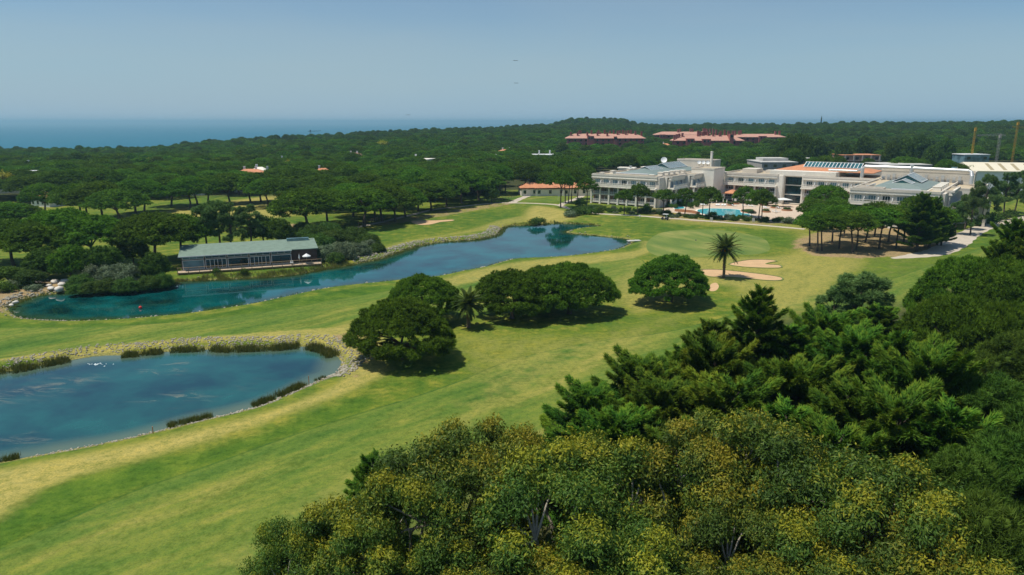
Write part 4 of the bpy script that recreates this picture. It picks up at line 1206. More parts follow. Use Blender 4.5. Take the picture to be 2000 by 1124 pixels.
# ------------------------------------------------------------------ terrace and pools
def hsheet(name, px, mat, lift, n=1, kind='structure'):
    return sheet(name, ground_poly(px, 0, n), mat, lift, kind)
P = np.array([HW(s, t) for s, t in [(32,-3),(37,-9),(60,-14),(82,-13),(97,-8),(97,38),(71,38.4),(71,43),(62,43),(62,39.6),(40,39.6),(40,28),(34,18),(32,6)]])
terr = sheet('pool_terrace', P, M_DECKST, .05)
m, nt, b, out = new_mat('pool_water')
nn = noise(nt, .8, 3, .6)
nt.links.new(ramp(nt, nn, [(.4,(.02,.36,.44)),(.62,(.07,.50,.55))]), b.inputs['Base Color']); b.inputs['Roughness'].default_value = .1; b.inputs['IOR'].default_value = 1.33
bump(nt, b, noise(nt, 1.8, 2, .5), .15, .05); M_POOL = m
POOL = [(1363,411),(1385,408.3),(1420,409),(1444,411),(1447,416),(1462,419),(1466,422),(1450,424),(1420,423.6),(1390,421),(1368,417.5)]
pp = ground_poly(POOL, 0, 6)
sheet('pool_water', pp, M_POOL, .10)
def rim(name, P, w, mat, z0, z1):
    n = len(P); d = np.roll(P,-1,0)-np.roll(P,1,0); d /= np.linalg.norm(d,axis=1)[:,None]; nr = np.stack([d[:,1],-d[:,0]],1)
    area = .5*np.sum(P[:,0]*np.roll(P[:,1],-1)-np.roll(P[:,0],-1)*P[:,1]); nr *= np.sign(area)
    O = P+nr*w; V = [(p[0],p[1],z1) for p in P]+[(p[0],p[1],z1) for p in O]+[(p[0],p[1],z0) for p in O]+[(p[0],p[1],z0) for p in P]
    Fq = []
    for i in range(n):
        j = (i+1) % n; Fq += [(i,n+i,n+j,j),(n+i,2*n+i,2*n+j,n+j),(i,j,3*n+j,3*n+i)]
    return tag(MB().add(V, Fq).obj(name, mat), kind='structure')
rim('pool_edge', pp, .7, M_STONE, .04, .16)
k1 = ground_poly([(1318,406.5),(1334,405),(1336,408),(1320,409.5)], 0, 6)
sheet('small_pool_water', k1, M_POOL, .10); rim('pool_edge', k1, .4, M_STONE, .04, .16)
for bx in BUNKERS[:3]: rim('bunker_lip', ground_poly(bx, 0, 5), .35, M_LIP, 0.0, .10)
# terrace retaining wall
tw = MB(); 
for a, b_ in [((1318,413.5),(1352,416.5)),((1352,416.5),(1366,420))]:
    A, B = G(*a), G(*b_); tw.bar((A[0],A[1],.5),(B[0],B[1],.5),.35,1.0)
tag(tw.obj('retaining_wall', M_BRICK), 'low orange retaining wall below the small round pool', 'wall')

# planters, loungers, parasols
def planter(px, py, r, lab, tree_=False):
    x, y = G(px, py); e = empty('planter', (x, y, .05)); tag(e, lab, 'planter', 'round planters on the pool terrace')
    mb = MB(); mb.disc((0,0), r, 0, .5, 16); mb.obj('rim', M_BRICK, e)
    MB().disc((0,0), r-.25, .5, .53, 16).obj('soil', M_BARK, e)
    for i in range(3):
        s = place('shrub', SHRUB[i % 2], None, (x+math.cos(i*2.1)*r*.4, y+math.sin(i*2.1)*r*.4, .55), i, (.8,.8,.6)); tag(s, 'small shrub growing in '+lab.split(' beside')[0].replace('planter','planter'), 'shrub', 'shrubs in the terrace planters')
    if tree_:
        t = empty('small_tree', (x, y, .5)); tag(t, 'thin grey-leaved sapling in a round planter on the terrace', 'tree')
        MB().tube([(0,0,0),(.05,0,1.6),(.1,.05,2.6)], [.08,.06,.03], 6).obj('trunk', M_BARK, t)
        place('crown', SHRUB[2], t, (0,0,1.7), 0, (.95,.95,1.5))
planter(1427,402,1.3,'small round brick planter beside the pair of sunbeds')
planter(1436,399,1.6,'long brick planter at the back of the terrace',)
planter(1493,401,1.5,'round brick planter behind the pool pines')
planter(1514,407,1.7,'round brick planter with the sapling', True)
planter(1496,415,1.6,'round brick planter in the middle of the terrace')
planter(1537,412,1.9,'round brick planter at the garden side of the terrace')
ip = ground_poly([(1446,413.5),(1460,411.5),(1472,412.5),(1470,416.5),(1456,417.5)], 0, 5)
def island(name, P, lab):
    e = empty(name, (float(P[:,0].mean()), float(P[:,1].mean()), 0)); c = P.mean(0)
    MB().poly([tuple(p-c) for p in P], .04, .45).obj('rim', M_BRICK, e); MB().poly([tuple((p-c)*.9) for p in P], .45, .60).obj('planting', M_BUSH, e)
    tag(e, lab, 'planter'); return e
island('planter_island', ip, 'kidney-shaped planter jutting into the big pool')
mb = MB(); mb.box(-.33,.33,0,1.35,.28,.36); mb.add([(-.33,1.35,.28),(.33,1.35,.28),(.33,1.35,.36),(-.33,1.35,.36),(-.33,1.95,.62),(.33,1.95,.62),(.33,1.9,.70),(-.33,1.9,.70)],[(0,3,2,1),(4,5,6,7),(0,1,5,4),(1,2,6,5),(2,3,7,6),(3,0,4,7)]); ME['bed'] = mb.mesh('bed', M_WHITE)
ME['bleg'] = MB().box(-.03,.03,-.03,.03,0,.28).mesh('leg', M_WHITE)
def lounger(px, py, rz, lab):
    x, y = G(px, py); e = empty('sun_lounger', (x, y, .055), rz); tag(e, lab, 'sun lounger', 'white sun loungers round the pool')
    place('bed', ME['bed'], e)
    for a in (-.28,.28):
        for b in (.1,1.6): place('leg', ME['bleg'], e, (a,b,0))
k = 0
for px, py, rz in [(1372,402.5,.4),(1376,402.7,.4),(1380,403,.4),(1398,402.8,-.5),(1402,403,-.5),(1409,403.2,-.5),(1414,403.3,-.5),(1433,403,.9),(1439,404,.9),(1458,404,.7),(1470,404.5,.7),(1476,405.3,.7),
                   (1498,408,.5),(1502,408.2,.5),(1523,408.5,.4),(1526,408.8,.4),(1320,400.6,.2),(1327,400.9,.2),(1518,416,.9),(1524,415.5,.9)]:
    lab = {0:'first of three sunbeds at the far pool edge by the hedge',6:'sunbed at the head of the pool beside its twin',7:'sunbed beside the small round planter',11:'sunbed close to the pool pine trunk',17:'sunbed by the small round pool',19:'sunbed at the parasol pole in the terrace middle'}.get(k, 'white sunbed set out on the pool terrace paving')
    lounger(px, py, rz, lab); k += 1
def parasol(x, y, r, h, lab, mat, opened=True, square=False):
    e = empty('parasol', (x, y, .055)); tag(e, lab, 'parasol')
    MB().tube([(0,0,0),(0,0,h)], .045, 6).obj('pole', M_WOOD, e)
    MB().disc((0,0), .35, 0, .08, 10).obj('base', M_CONC, e)
    if opened:
        n = 4 if square else 8; V = [(r*math.cos(2*PI*(k+.5)/n), r*math.sin(2*PI*(k+.5)/n), h-.55) for k in range(n)]
        V += [(p[0],p[1],p[2]-.16) for p in V]
        MB().add(V+[(0,0,h+.03),(0,0,h-.13)], [(k,(k+1)%n,2*n) for k in range(n)]+[(k,n+k,n+(k+1)%n,(k+1)%n) for k in range(n)]+[(n+(k+1)%n,n+k,2*n+1) for k in range(n)]).obj('canopy', mat, e)
    else:
        MB().tube([(0,0,h*.45),(0,0,h*.6),(0,0,h+.02)], [.10,.17,.03], 8).obj('folded_canopy', mat, e)
    return e
for i, (px, py) in enumerate([(1399,401.5),(1412,401.5),(1419,402),(1515,417),(1430,397),(1458,400)]):
    x, y = G(px, py); parasol(x, y, 1.5, 2.6, ['first folded cream parasol, at the far pool edge by the hedge','folded cream parasol between the pool and its neighbour','folded cream parasol behind the paired sunbeds','folded parasol standing over two dark sunbeds','folded cream parasol by the long planter','folded cream parasol behind the pool pines'][i], M_STONE, False)
for (s, t), lab in [((60.5,33.5),'wide white square parasol before the atrium, beside the range of balconies'),((66.0,33.0),'wide white square parasol before the atrium, nearer the tall column')]:
    x, y = HW(s, t); parasol(x, y, 3.5, 3.4, lab, M_WHITE, True, True)

# ------------------------------------------------------------------ clubhouse on the lake
CA = Vector((*G(357, 534.5), 0)); CB = Vector((*G(622, 516.5), 0))
cdir = (CB-CA); CL = cdir.length; cang = math.atan2(cdir.y, cdir.x)
club = empty('clubhouse', CA, cang); tag(club, 'long low glass-fronted clubhouse with green-grey roof and timber deck on the lake', 'clubhouse')
FL = .55
def cp(name, mb, mat): return mb.obj(name, mat, club)
LG = CL*.80                                     # glazed length, the rest is dark-clad
cp('foundation', MB().box(-.2, CL, .2, 9.2, -.5, FL), M_CONC)
cp('floor', MB().box(0, CL-.2, .3, 9.0, FL, FL+.06), M_WOOD)
cp('back_wall', MB().box(0, CL-.1, 8.6, 9.0, FL, 4.6), M_DWOOD)
cp('end_wall', MB().box(-.02,.2,1.0,8.6,FL,3.6), M_WHITE)
cp('clad_room', MB().box(LG, CL-.1, .8, 8.6, FL, 3.55), M_DWOOD)
for i in range(12): cp('clad_board', MB().box(LG+.02, CL-.12, .74, .80, FL+.05+i*.25, FL+.25+i*.25), M_DWOOD)
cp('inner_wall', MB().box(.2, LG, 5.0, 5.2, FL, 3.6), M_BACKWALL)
z_e, z_b = 3.72, 4.7
def slab(x0, x1, y0, y1, za, zb, th=.16):
    return MB().add([(x0,y0,za),(x1,y0,za),(x1,y1,zb),(x0,y1,zb),(x0,y0,za-th),(x1,y0,za-th),(x1,y1,zb-th),(x0,y1,zb-th)],[(0,1,2,3),(7,6,5,4),(0,4,5,1),(1,5,6,2),(2,6,7,3),(3,7,4,0)])
cp('roof', slab(-.6, LG+.05, -.3, 9.6, z_e, z_b), M_SHINGLE)
cp('roof', slab(LG+.05, CL+.2, .3, 9.6, z_e+.02, z_b-.02), M_SHINGLE)
cp('roof_trim', MB().bar((-.6,-.36,z_e-.10),(LG+.05,-.36,z_e-.10),.10,.20), M_WHITE)
cp('roof_upstand', MB().box(LG-.5, CL-1.2, 7.6, 8.4, z_b-.2, z_b+.45), M_GLASSC)
nb = 5; bw = LG/nb
for i in range(nb+1): cp('post', MB().box(i*bw-.09, i*bw+.09, .36, .54, FL, 3.58), M_DWOOD)
cp('beam', MB().box(0, LG, .38, .52, 2.72, 2.86), M_DWOOD)
for i in range(nb):
    x0, x1 = i*bw+.12, (i+1)*bw-.12
    # clerestory
    mb = MB(); w = x1-x0
    for a, b_, c, d in [(x0,x1,2.88,2.96),(x0,x1,3.40,3.48),(x0,x0+.08,2.96,3.40),(x1-.08,x1,2.96,3.40)]: mb.box(a,b_,.40,.52,c,d)
    for q in (.33,.66): mb.box(x0+w*q-.03,x0+w*q+.03,.41,.51,2.96,3.40)
    f = cp('clerestory_window', mb, M_WHITE); MB().box(x0+.06,x1-.06,.45,.47,2.94,3.42).obj('pane', [M_GLASSC,M_GLASSD,M_GLASS,M_GLASSD,M_GLASS][i], f)
    # main glazing
    mb = MB(); big = i in (0,2,4)
    for a, b_, c, d in [(x0,x1,FL+.04,FL+.16),(x0,x1,2.58,2.70),(x0,x0+.12,FL+.16,2.58),(x1-.12,x1,FL+.16,2.58)]: mb.box(a,b_,.38,.54,c,d)
    if not big:
        for q in (.22,.42,.58,.78): mb.box(x0+w*q-.05,x0+w*q+.05,.39,.53,FL+.16,2.58)
    f = cp('glass_door' if not big else 'window', mb, M_WHITE if big else M_WHITE)
    MB().box(x0+.1,x1-.1,.45,.47,FL+.14,2.6).obj('pane', M_GLASSC if i == 0 else M_GLASSD, f)
# deck, boards, railing
deck = empty('timber_deck', CA, cang); tag(deck, 'weathered timber deck with post-and-rail fence along the clubhouse front', 'deck')
for i in range(14):
    MB().box(-.9, CL+.6, .22-2.1+i*.155-.0, .22-2.1+i*.155+.14, FL-.12, FL-.04).obj('plank', M_DECK, deck)
for i in range(15):
    x = -.8 + i*(CL+1.3)/14
    MB().box(x-.06,x+.06,-1.98,-1.86,-1.1,FL+1.0).obj('post', M_WOOD, deck)
MB().box(-.9,CL+.6,-1.99,-1.85,FL+.97,FL+1.05).obj('handrail', M_WOOD, deck)
MB().box(-.9,CL+.6,-1.94,-1.90,FL+.45,FL+.52).obj('rail', M_WOOD, deck)
MB().box(-.9,CL+.6,-1.80,-1.66,FL-.35,FL-.13).obj('joist', M_WOOD, deck)
MB().box(-.9,CL+.6,.0,.12,FL-.35,FL-.13).obj('joist', M_WOOD, deck)
def on_club(x, y): return CA + Vector((math.cos(cang)*x - math.sin(cang)*y, math.sin(cang)*x + math.cos(cang)*y, 0))
for x, lab in [(CL-4.2,'small white folded parasol with a table on the clubhouse deck'),(CL-2.6,'white open parasol at the clad end of the clubhouse deck')]:
    p = on_club(x, -.8); e = parasol(p.x, p.y, .95, 2.3, lab, M_WHITE, x > CL-3); e.location.z = FL-.03
p = on_club(LG-.2, -1.2); e = empty('white_armchair', (p.x,p.y,FL-.04), cang); tag(e, 'white plastic armchairs stacked at the corner of the clubhouse deck', 'chair')
MB().box(-.3,.3,-.3,.3,.40,.46).obj('seat', M_WHITE, e); MB().box(-.3,.3,.26,.32,.46,1.0).obj('backrest', M_WHITE, e)
for a in (-.27,.27):
    MB().box(a-.03,a+.03,-.28,.30,.62,.67).obj('armrest', M_WHITE, e)
    for b_ in (-.27,.27): MB().box(a-.03,a+.03,b_-.03,b_+.03,0,.40).obj('leg', M_WHITE, e)
HOLES = []

# ------------------------------------------------------------------ red apartment blocks on the ridge
ME['chim'] = MB().box(-.75,.75,-.75,.75,-1.2,3.6).box(-.9,.9,-.9,.9,3.6,3.95).mesh('chimney', M_REDWALL)
ME['awin'] = MB().box(-.8,.8,-.06,.06,0,1.7).mesh('window', M_GLASSD)
def red_block(px0, px1, dist, pe, pr_, lab, chims, towers=(), ang=0.0, dep=17):
    x0, _, ze = D(px0, dist, pe); x1 = D(px1, dist, pe)[0]; zr = D((px0+px1)/2, dist+dep/2, pr_)[2]
    cx = (x0+x1)/2; L = x1-x0; g = float(T(cx, dist)); e = empty('apartment_building', (cx, dist, g), ang)
    tag(e, lab, 'apartment building', 'red apartment blocks on the wooded rise')
    he, hr = ze-g, zr-g
    MB().box(-L/2+1.6,L/2-1.6,1.6,dep-1.6,-2,he-.2).obj('wall', M_REDWALL, e)
    V = [(-L/2,0,he),(L/2,0,he),(L/2,dep,he),(-L/2,dep,he),(-L/2+dep*.45,dep/2,hr),(L/2-dep*.45,dep/2,hr)]
    V += [(p[0],p[1],he-.5) for p in V[:4]]
    MB().add(V, [(0,1,5,4),(1,2,5),(2,3,4,5),(3,0,4),(6,9,8,7),(0,6,7,1),(1,7,8,2),(2,8,9,3),(3,9,6,0)]).obj('roof', M_PINKROOF, e)
    for c in chims:
        u = D(c[0], dist, pe)[0]-cx; v = c[1]*dep; zz = he + (hr-he)*(1-abs(c[1]-.5)*2)
        place('chimney', ME['chim'], e, (u, v, zz + c[2]-1.0), 0)
    for (a, b_, top) in towers:
        ua, ub = D(a, dist, pe)[0]-cx, D(b_, dist, pe)[0]-cx
        w = MB().box(ua,ub,-.9,4.5,-2,D(a, dist, top)[2]-g).obj('bay_tower', M_REDWALL, e)
        for q in (.3,.7): place('window', ME['awin'], w, (ua+(ub-ua)*q, -.93, D(a, dist, top)[2]-g-2.6))
    n = int(L/5)
    for i in range(n):
        u = -L/2+3+i*(L-6)/max(1,n-1); place('window', ME['awin'], e, (u, 1.52, he-2.7)); place('window', ME['awin'], e, (u, 1.52, he-5.8))
    for q in np.arange(-L/2, L/2+1, 8): HOLES.append((cx+q, dist+dep/2, 14)); HOLES.append((cx+q, dist-10, 13)); HOLES.append((cx+q, dist-24, 9))
    return e
red_block(1106,1262,640,270.5,261.5,'long red apartment block with a row of chimneys, set apart from the others',
    [(1116,.3,0),(1129,.3,0),(1133,.5,0),(1136,.6,0),(1148,.3,0),(1157,.5,0),(1168,.3,.2),(1171,.5,.2),(1176,.7,0),(1183,.5,.3),(1187,.25,.2),(1194,.6,.2),(1201,.5,.4),(1208,.4,.3),(1213,.55,.3),(1219,.5,.4),(1224,.4,.3),(1230,.55,.3),(1235,.5,.3),(1243,.4,.2),(1255,.35,.2)],
    [(1147,1160,266),(1199,1205,267)])
red_block(1281,1395,720,263.5,257.5,'red-roofed apartment block lying behind the others', [(1327,.4,0),(1332,.5,0),(1352,.5,0),(1356,.5,0),(1378,.5,.3),(1381,.5,.3),(1384,.4,.3),(1391,.5,0),(1397,.5,0)], [(1288,1300,263)])
red_block(1318,1455,600,275,264,'red apartment block in front of the cluster, thick with chimneys',
    [(1319,.2,0),(1324,.25,0),(1329,.3,0),(1336,.35,0),(1367,.4,1.5),(1372,.5,0),(1376,.45,0),(1380,.5,0),(1384,.5,0),(1388,.45,0),(1397,.4,0),(1404,.5,1.4),(1410,.4,0),(1413,.5,.4),(1421,.5,1.2),(1427,.4,1.4),(1430,.5,0),(1437,.5,.6)],
    [(1340,1356,271),(1371,1388,272),(1425,1432,262)], 0.0, 19)
red_block(1432,1536,665,268,262,'low-roofed red apartment block at the far end of the cluster', [(1440,.4,.5),(1447,.4,.5),(1452,.5,.4),(1519,.4,.2),(1530,.6,.4)], [(1482,1497,266)])

# ------------------------------------------------------------------ houses peeking out of the forest
def hidden_place(px, py, h, y0=300):
    """walk out along the sight line until the roof would sit h above the ground"""
    for y in np.arange(y0, 1500, 3.0):
        x, _, z = D(px, float(y), py)
        if z <= float(T(x, y)) + h: return x, float(y), float(T(x, y))
    return None
def villa(px, py, w, lab, roofm, flat=False, chim=2, h=10.6, cat='villa', ang=None):
    if py > 345 : h = 5.2
    elif h == 10.6: h = 10.4
    r = hidden_place(px, py, h, 230)
    if r is None: return
    x, y, g = r; e = empty('villa', (x, y, g), random.uniform(-.4,.4) if ang is None else ang); tag(e, lab, cat, 'houses in the pine forest')
    d = w*.7; he = h-1.9
    MB().box(-w/2+.5,w/2-.5,-d/2+.5,d/2-.5,-2,he).obj('wall', M_STONE, e)
    if flat: MB().box(-w/2,w/2,-d/2,d/2,he,he+.5).obj('roof', roofm, e)
    else:
        V = [(-w/2,-d/2,he),(w/2,-d/2,he),(w/2,d/2,he),(-w/2,d/2,he),(-w/2+d*.45,0,h),(w/2-d*.45,0,h)]; V += [(p[0],p[1],he-.3) for p in V[:4]]
        MB().add(V, [(0,1,5,4),(1,2,5),(2,3,4,5),(3,0,4),(6,9,8,7),(0,6,7,1),(1,7,8,2),(2,8,9,3),(3,9,6,0)]).obj('roof', roofm, e)
    for i in range(chim): MB().box(-.4,.4,-.4,.4,-.8,1.6).box(-.5,.5,-.5,.5,1.6,1.8).obj('chimney', M_WHITE, e, (-w*.2+i*w*.35, .3, h-.6))
    for i in range(4): MB().box(-.5,.5,-.05,.05,0,1.3).obj('window', M_GLASSD, e, (-w/2+1.6+i*(w-3.2)/3, -d/2+.47, he-2.4))
    HOLES.append((x, y, w*.55)); HOLES.append((x, y-9, w*.42))
for px, py, w, rm, fl, ch, lab in [
  (490,331,15,M_TILE,0,3,'terracotta-roofed villa with white chimneys deep in the pines beyond the clubhouse'),
  (184,340,10,M_TILE,0,0,'sliver of terracotta roof between pines under the white-roofed building'),
  (22,331,34,M_WHITE,1,0,'low white flat-roofed building among the pines at the picture edge'),
  (60,318,8,M_WHITE,1,1,'small white house with a chimney above the white flat roof'),
  (155,374,12,M_TILE,0,1,'terracotta roof just behind the row of clearing pines'),
  (92,377,11,M_TILE,0,1,'terracotta villa at the open end of the clearing'),
  (380,359,9,M_TILE,0,1,'small terracotta roof peeking above the clearing pines'),
  (495,349,10,M_TILE,0,1,'terracotta roof between the big villa and the clearing row'),
  (692,299,14,M_PINKROOF,0,2,'pinkish-roofed house high in the forest'),
  (821,306,16,M_STONE,1,1,'cream flat-roofed house in the middle of the forest'),
  (962,306,13,M_TILE,0,2,'terracotta house near the domed white villa'),
  (990,292,15,M_TILE,0,2,'terracotta house with white chimneys above its neighbour'),
  (564,351,10,M_TILE,0,1,'terracotta roof in the pines behind the lake-side block'),
  (630,329,8,M_TILE,0,1,'tiny terracotta roof mid-forest'),
  (555,309,7,M_WHITE,1,1,'small white chimneyed house under the yellow mimosa'),
  (507,327,8,M_STONE,0,1,'cream house beside the villa with white chimneys'),
  (1065,298,20,M_WHITE,1,2,'white villa with round rooftop domes in the forest'),
  (1300,281,9,M_TILE,0,1,'terracotta roof below the red apartment cluster'),
  (1225,322,9,M_STONE,1,0,'white house top behind the hotel end wing'),
  (1238,330,8,M_STONE,0,1,'cream house behind the hotel roofline'),
  (1562,246,18,M_PINKROOF,0,1,'pink roof on the skyline beside the thin cypress'),
  (1655,245,10,M_STONE,1,0,'pale house on the skyline between pines'),
  (1715,246,12,M_PINKROOF,0,0,'pale pink roof on the skyline above the grove'),
  (1505,242,8,M_STONE,1,1,'tiny cream house on the skyline over the red cluster')]:
    villa(px, py, w, lab, rm, bool(fl), ch)
for px, w, lab in [(1050,17,'terracotta-roofed villa behind the tall pines of the far green'),(1082,19,'long terracotta villa behind the clump at the hotel corner'),(1128,16,'terracotta villa tucked behind the hotel corner pines')]:
    x, y, z = D(px, 318, 345); e = empty('villa', (x, y, 0), .15); tag(e, lab, 'villa', 'villas behind the far green')
    MB().box(-w/2+.5,w/2-.5,-4.5,4.5,-.5,2.9).obj('wall', M_STONE, e)
    V = [(-w/2,-5.2,3.6),(w/2,-5.2,3.6),(w/2,5.2,3.6),(-w/2,5.2,3.6),(-w/2+4,0,5.6),(w/2-4,0,5.6)]; V += [(p[0],p[1],3.3) for p in V[:4]]
    MB().add(V, [(0,1,5,4),(1,2,5),(2,3,4,5),(3,0,4),(6,9,8,7),(0,6,7,1),(1,7,8,2),(2,8,9,3),(3,9,6,0)]).obj('roof', M_TILE, e)
    for i in range(4): MB().box(-.6,.6,-.05,.05,0,1.5).obj('window', M_GLASSD, e, (-w/2+2+i*(w-4)/3, -4.53, 1.0))
    MB().box(-.4,.4,-.4,.4,0,1.8).obj('chimney', M_WHITE, e, (w*.2,0,4.8)); HOLES.append((x, y, 9))

# ------------------------------------------------------------------ estate buildings behind the hotel
def estate(px0, px1, y, ptop, h, dep, lab, roofm, wallm, cat, extra=None, ang=0.0, nm='service_building'):
    x0, _, z = D(px0, y, ptop); x1 = D(px1, y, ptop)[0]; cx = (x0+x1)/2; L = x1-x0; g = z-h
    e = empty(nm, (cx, y, g), ang); tag(e, lab, cat)
    MB().box(-L/2+.3,L/2-.3,.3,dep-.3,-6,h-.35).obj('wall', wallm, e); MB().box(-L/2,L/2,0,dep,h-.35,h).obj('roof', roofm, e)
    n = max(2, int(L/5))
    for i in range(n): MB().box(-.9,.9,-.05,.05,0,1.5).obj('window', M_GLASSD, e, (-L/2+2.5+i*(L-5)/(n-1), .27, h-2.8))
    for q in np.arange(-L/2, L/2+1, 9): HOLES.append((cx+q, y+dep/2, dep*.5+5))
    return e, L, h
e, L, h = estate(1488,1560,395,317,5,26,'low tiered grey-white building behind the hotel middle range', M_GREYW, M_CONC, 'building')
MB().box(-L/2+4,L/2-2,10,22,h,h+1.6).obj('upper_roof', M_GREYW, e)
e, L, h = estate(1542,1592,425,309.5,6,20,'grey-white building with an orange wall patch behind the tiled roof', M_GREYW, M_CONC, 'building')
MB().box(L/2-6,L/2-.5,-.1,.25,1,h-.6).obj('orange_wall', M_BRICK, e)
e, L, h = estate(1606,1668,372,325,3.4,18,'flat pale roof crowded with tanks and tubes behind the tiled hotel roof', M_GREYW, M_CONC, 'building')
for i in range(9): MB().tube([(-L/2+3+i*2.2,4+(i%3)*3,h),(-L/2+3+i*2.2,4+(i%3)*3,h+1.3)], .8, 8).obj('roof_tank', [M_WHITE,M_GLASSC,M_GREYW][i%3], e)
e, L, h = estate(1648,1722,420,303,9.5,16,'brick-red three-storey building with orange roof beyond the service yard', M_TILE, M_BACKWALL, 'building')
for i in range(5): MB().box(-.35,.35,-.7,-.1,-4,h-.4).obj('column', M_CONC, e, (-L/2+1+i*(L-2)/4,0,0))
for z in (h-3.4,h-6.4): MB().box(-L/2,L/2,-.75,.0,z,z+.3).obj('balcony_floor', M_CONC, e)
estate(1730,1822,360,322,5,22,'long low pale service building in front of the flat-topped pines', M_GREYW, M_CONC, 'building')
estate(1885,1935,395,302,4.2,12,'white canopy building on concrete legs near the thin crane', M_WHITE, M_GLASSC, 'building')
# warehouse with pitched cream roof
x0, _, ze = D(1901, 322, 334); x1 = D(2120, 322, 334)[0]; L = x1-x0; e = empty('warehouse', (x0, 322, 0), -.22); tag(e, 'cream-roofed warehouse with brown rooflight strips', 'warehouse')
MB().box(0,L,.3,26,-1,ze-.2).obj('wall', M_WHITE, e)
zr = D(1910, 338, 316)[2]
wr = MB().add([(-.4,-.3,ze),(L,-.3,ze),(L,13,zr),(-.4,13,zr),(L,26.3,ze),(-.4,26.3,ze)] + [(-.4,-.3,ze-.25),(L,-.3,ze-.25),(L,26.3,ze-.25),(-.4,26.3,ze-.25)], [(0,1,2,3),(3,2,4,5),(6,9,8,7),(0,6,7,1),(0,3,5,9,6),(1,7,8,4,2),(5,4,8,9)]).obj('roof', M_CREAMROOF, e)
for i in range(7):
    a = 7.5+i*5.2; k0, k1 = .12, .86
    P0 = lambda u, k: (u, -.3+13.3*k, ze+(zr-ze)*k+.03)
    MB().add([P0(a,k0),P0(a+1.5,k0),P0(a+2.3,k1),P0(a+.8,k1)] + [tuple(np.array(P0(u,k))-np.array([0,0,.06])) for u,k in ((a,k0),(a+1.5,k0),(a+2.3,k1),(a+.8,k1))], [(0,1,2,3),(0,4,5,1),(1,5,6,2),(2,6,7,3),(3,7,4,0)]).obj('rooflight_strip', M_SKYL, wr)
for q in np.arange(0, L, 9): HOLES.append((x0+q, 335, 19))
HOLES += [(HW(s,t)[0], HW(s,t)[1], 13) for s in range(0, 135, 9) for t in range(0, 66, 9) if (t > 36 or s < 40 or s > 92)]
HOLES += [(D(px, y, 300)[0], y, 14) for px in range(1500, 2000, 22) for y in (340, 352)]

# ------------------------------------------------------------------ cranes
def crane(px, dist, ptop, pbase, lab, mat, jib, jz=0, w=.75, ang=0.0):
    x, y, zt = D(px, dist, ptop); g = float(T(x, y)); H = zt-g; e = empty('tower_crane', (x, y, g), ang); tag(e, lab, 'crane')
    mb = MB(); n = int(H/1.6)
    for a in (-w/2, w/2):
        for b_ in (-w/2, w/2): mb.bar((a,b_,0),(a,b_,H),.09)
    for i in range(n):
        z0, z1 = H*i/n, H*(i+1)/n
        for q in (-w/2, w/2): mb.bar((-w/2,q,z0),(w/2,q,z1),.05); mb.bar((q,-w/2,z1),(q,w/2,z0),.05)
    mb.obj('mast', mat, e)
    for nm, a, b_ in jib:
        m2 = MB(); A, B = Vector(a)+Vector((0,0,H)), Vector(b_)+Vector((0,0,H)); n = max(3, int((B-A).length/2)); up = Vector((0,0,1.1))
        m2.bar(A,B,.16); m2.bar(A+up,B+up*.4,.14)
        for i in range(n):
            m2.bar(A.lerp(B,i/n), (A+up).lerp(B+up*.4,(i+.5)/n), .09); m2.bar((A+up).lerp(B+up*.4,(i+.5)/n), A.lerp(B,(i+1)/n), .09)
        m2.obj(nm, mat, e)
    MB().box(-.5,.5,-.6,.4,H-2.0,H-.5).obj('cab', mat, e)
    HOLES.append((x, y, 7))
crane(1906, 400, 249, 296, 'thin yellow crane mast rising behind the service buildings', M_YELLOW, [])
crane(1989, 420, 238, 285, 'yellow tower crane at the edge of the view with its jib reaching out', M_YELLOW, [('jib',(0,0,-3.6),(24,2,-3.6)),('counter_jib',(0,0,-3.6),(-3,0,-3.0))])
crane(1954, 380, 262, 300, 'grey tower crane with a flat jib between the two yellow ones', M_CONC, [('jib',(0,0,-1.0),(-12,0,-1.0)),('counter_jib',(0,0,-1.0),(3,0,-1.0))], w=.9)
crane(606, 900, 254, 270, 'dark crane on the forest skyline in front of the sea', M_DARK, [('jib',(0,0,-2.5),(13,0,-1.2)),('counter_jib',(0,0,-2.5),(-3,0,-2.2))], w=1.2)
crane(500, 900, 266, 275, 'tiny dark mast on the forest skyline, beside the longer crane', M_DARK, [], w=.9)
x, y, z = D(1165, 1225, 237.5); e = empty('lookout_hut', (x, y, float(T(x,y)))); hh = z-float(T(x,y))
tag(e, 'small grey hut standing on the bare sand hill', 'hut'); MB().box(-5,5,-3,3,-1,hh-.5).obj('wall', M_CONC, e); MB().box(-5.6,5.6,-3.6,3.6,hh-.5,hh).obj('roof', M_GLASSC, e)
# ------------------------------------------------------------------ pines standing on the fairway
def grp(x): return x
GX = lambda px, py, h=0: G(px, py, h)
for px, py, kd, R, H, rz, lab in [
  (786, 700, 0, 7.5, 8.1, 2.6, 'broad low umbrella pine beside the stony end of the near pond'),
  (826, 628, 1, 6.5, 7.6, 2.1, 'low umbrella pine just behind the pond-side pine, beside the short palm'),
  (1000, 622, 2, 6.4, 7.6, 1.0, 'umbrella pine beside the short palm, joined to a larger pine at its other side'),
  (1112, 613, 1, 7.2, 8.8, 3.9, 'tall broad umbrella pine forming the far high end of the fairway clump'),
  (1062, 606, 0, 5.6, 7.6, 5.0, 'umbrella pine squeezed in the middle of the fairway pine clump'),
  (1308, 590, 2, 7.6, 8.0, 5.5, 'single dome-shaped umbrella pine alone on the fairway near the sand bunkers')]:
    x, y = G(px, py)
    tree('umbrella_pine', HERO[kd], x, y, R/7.0, H/8.1, rz, lab, 'pine tree', 'umbrella pines on the fairway')

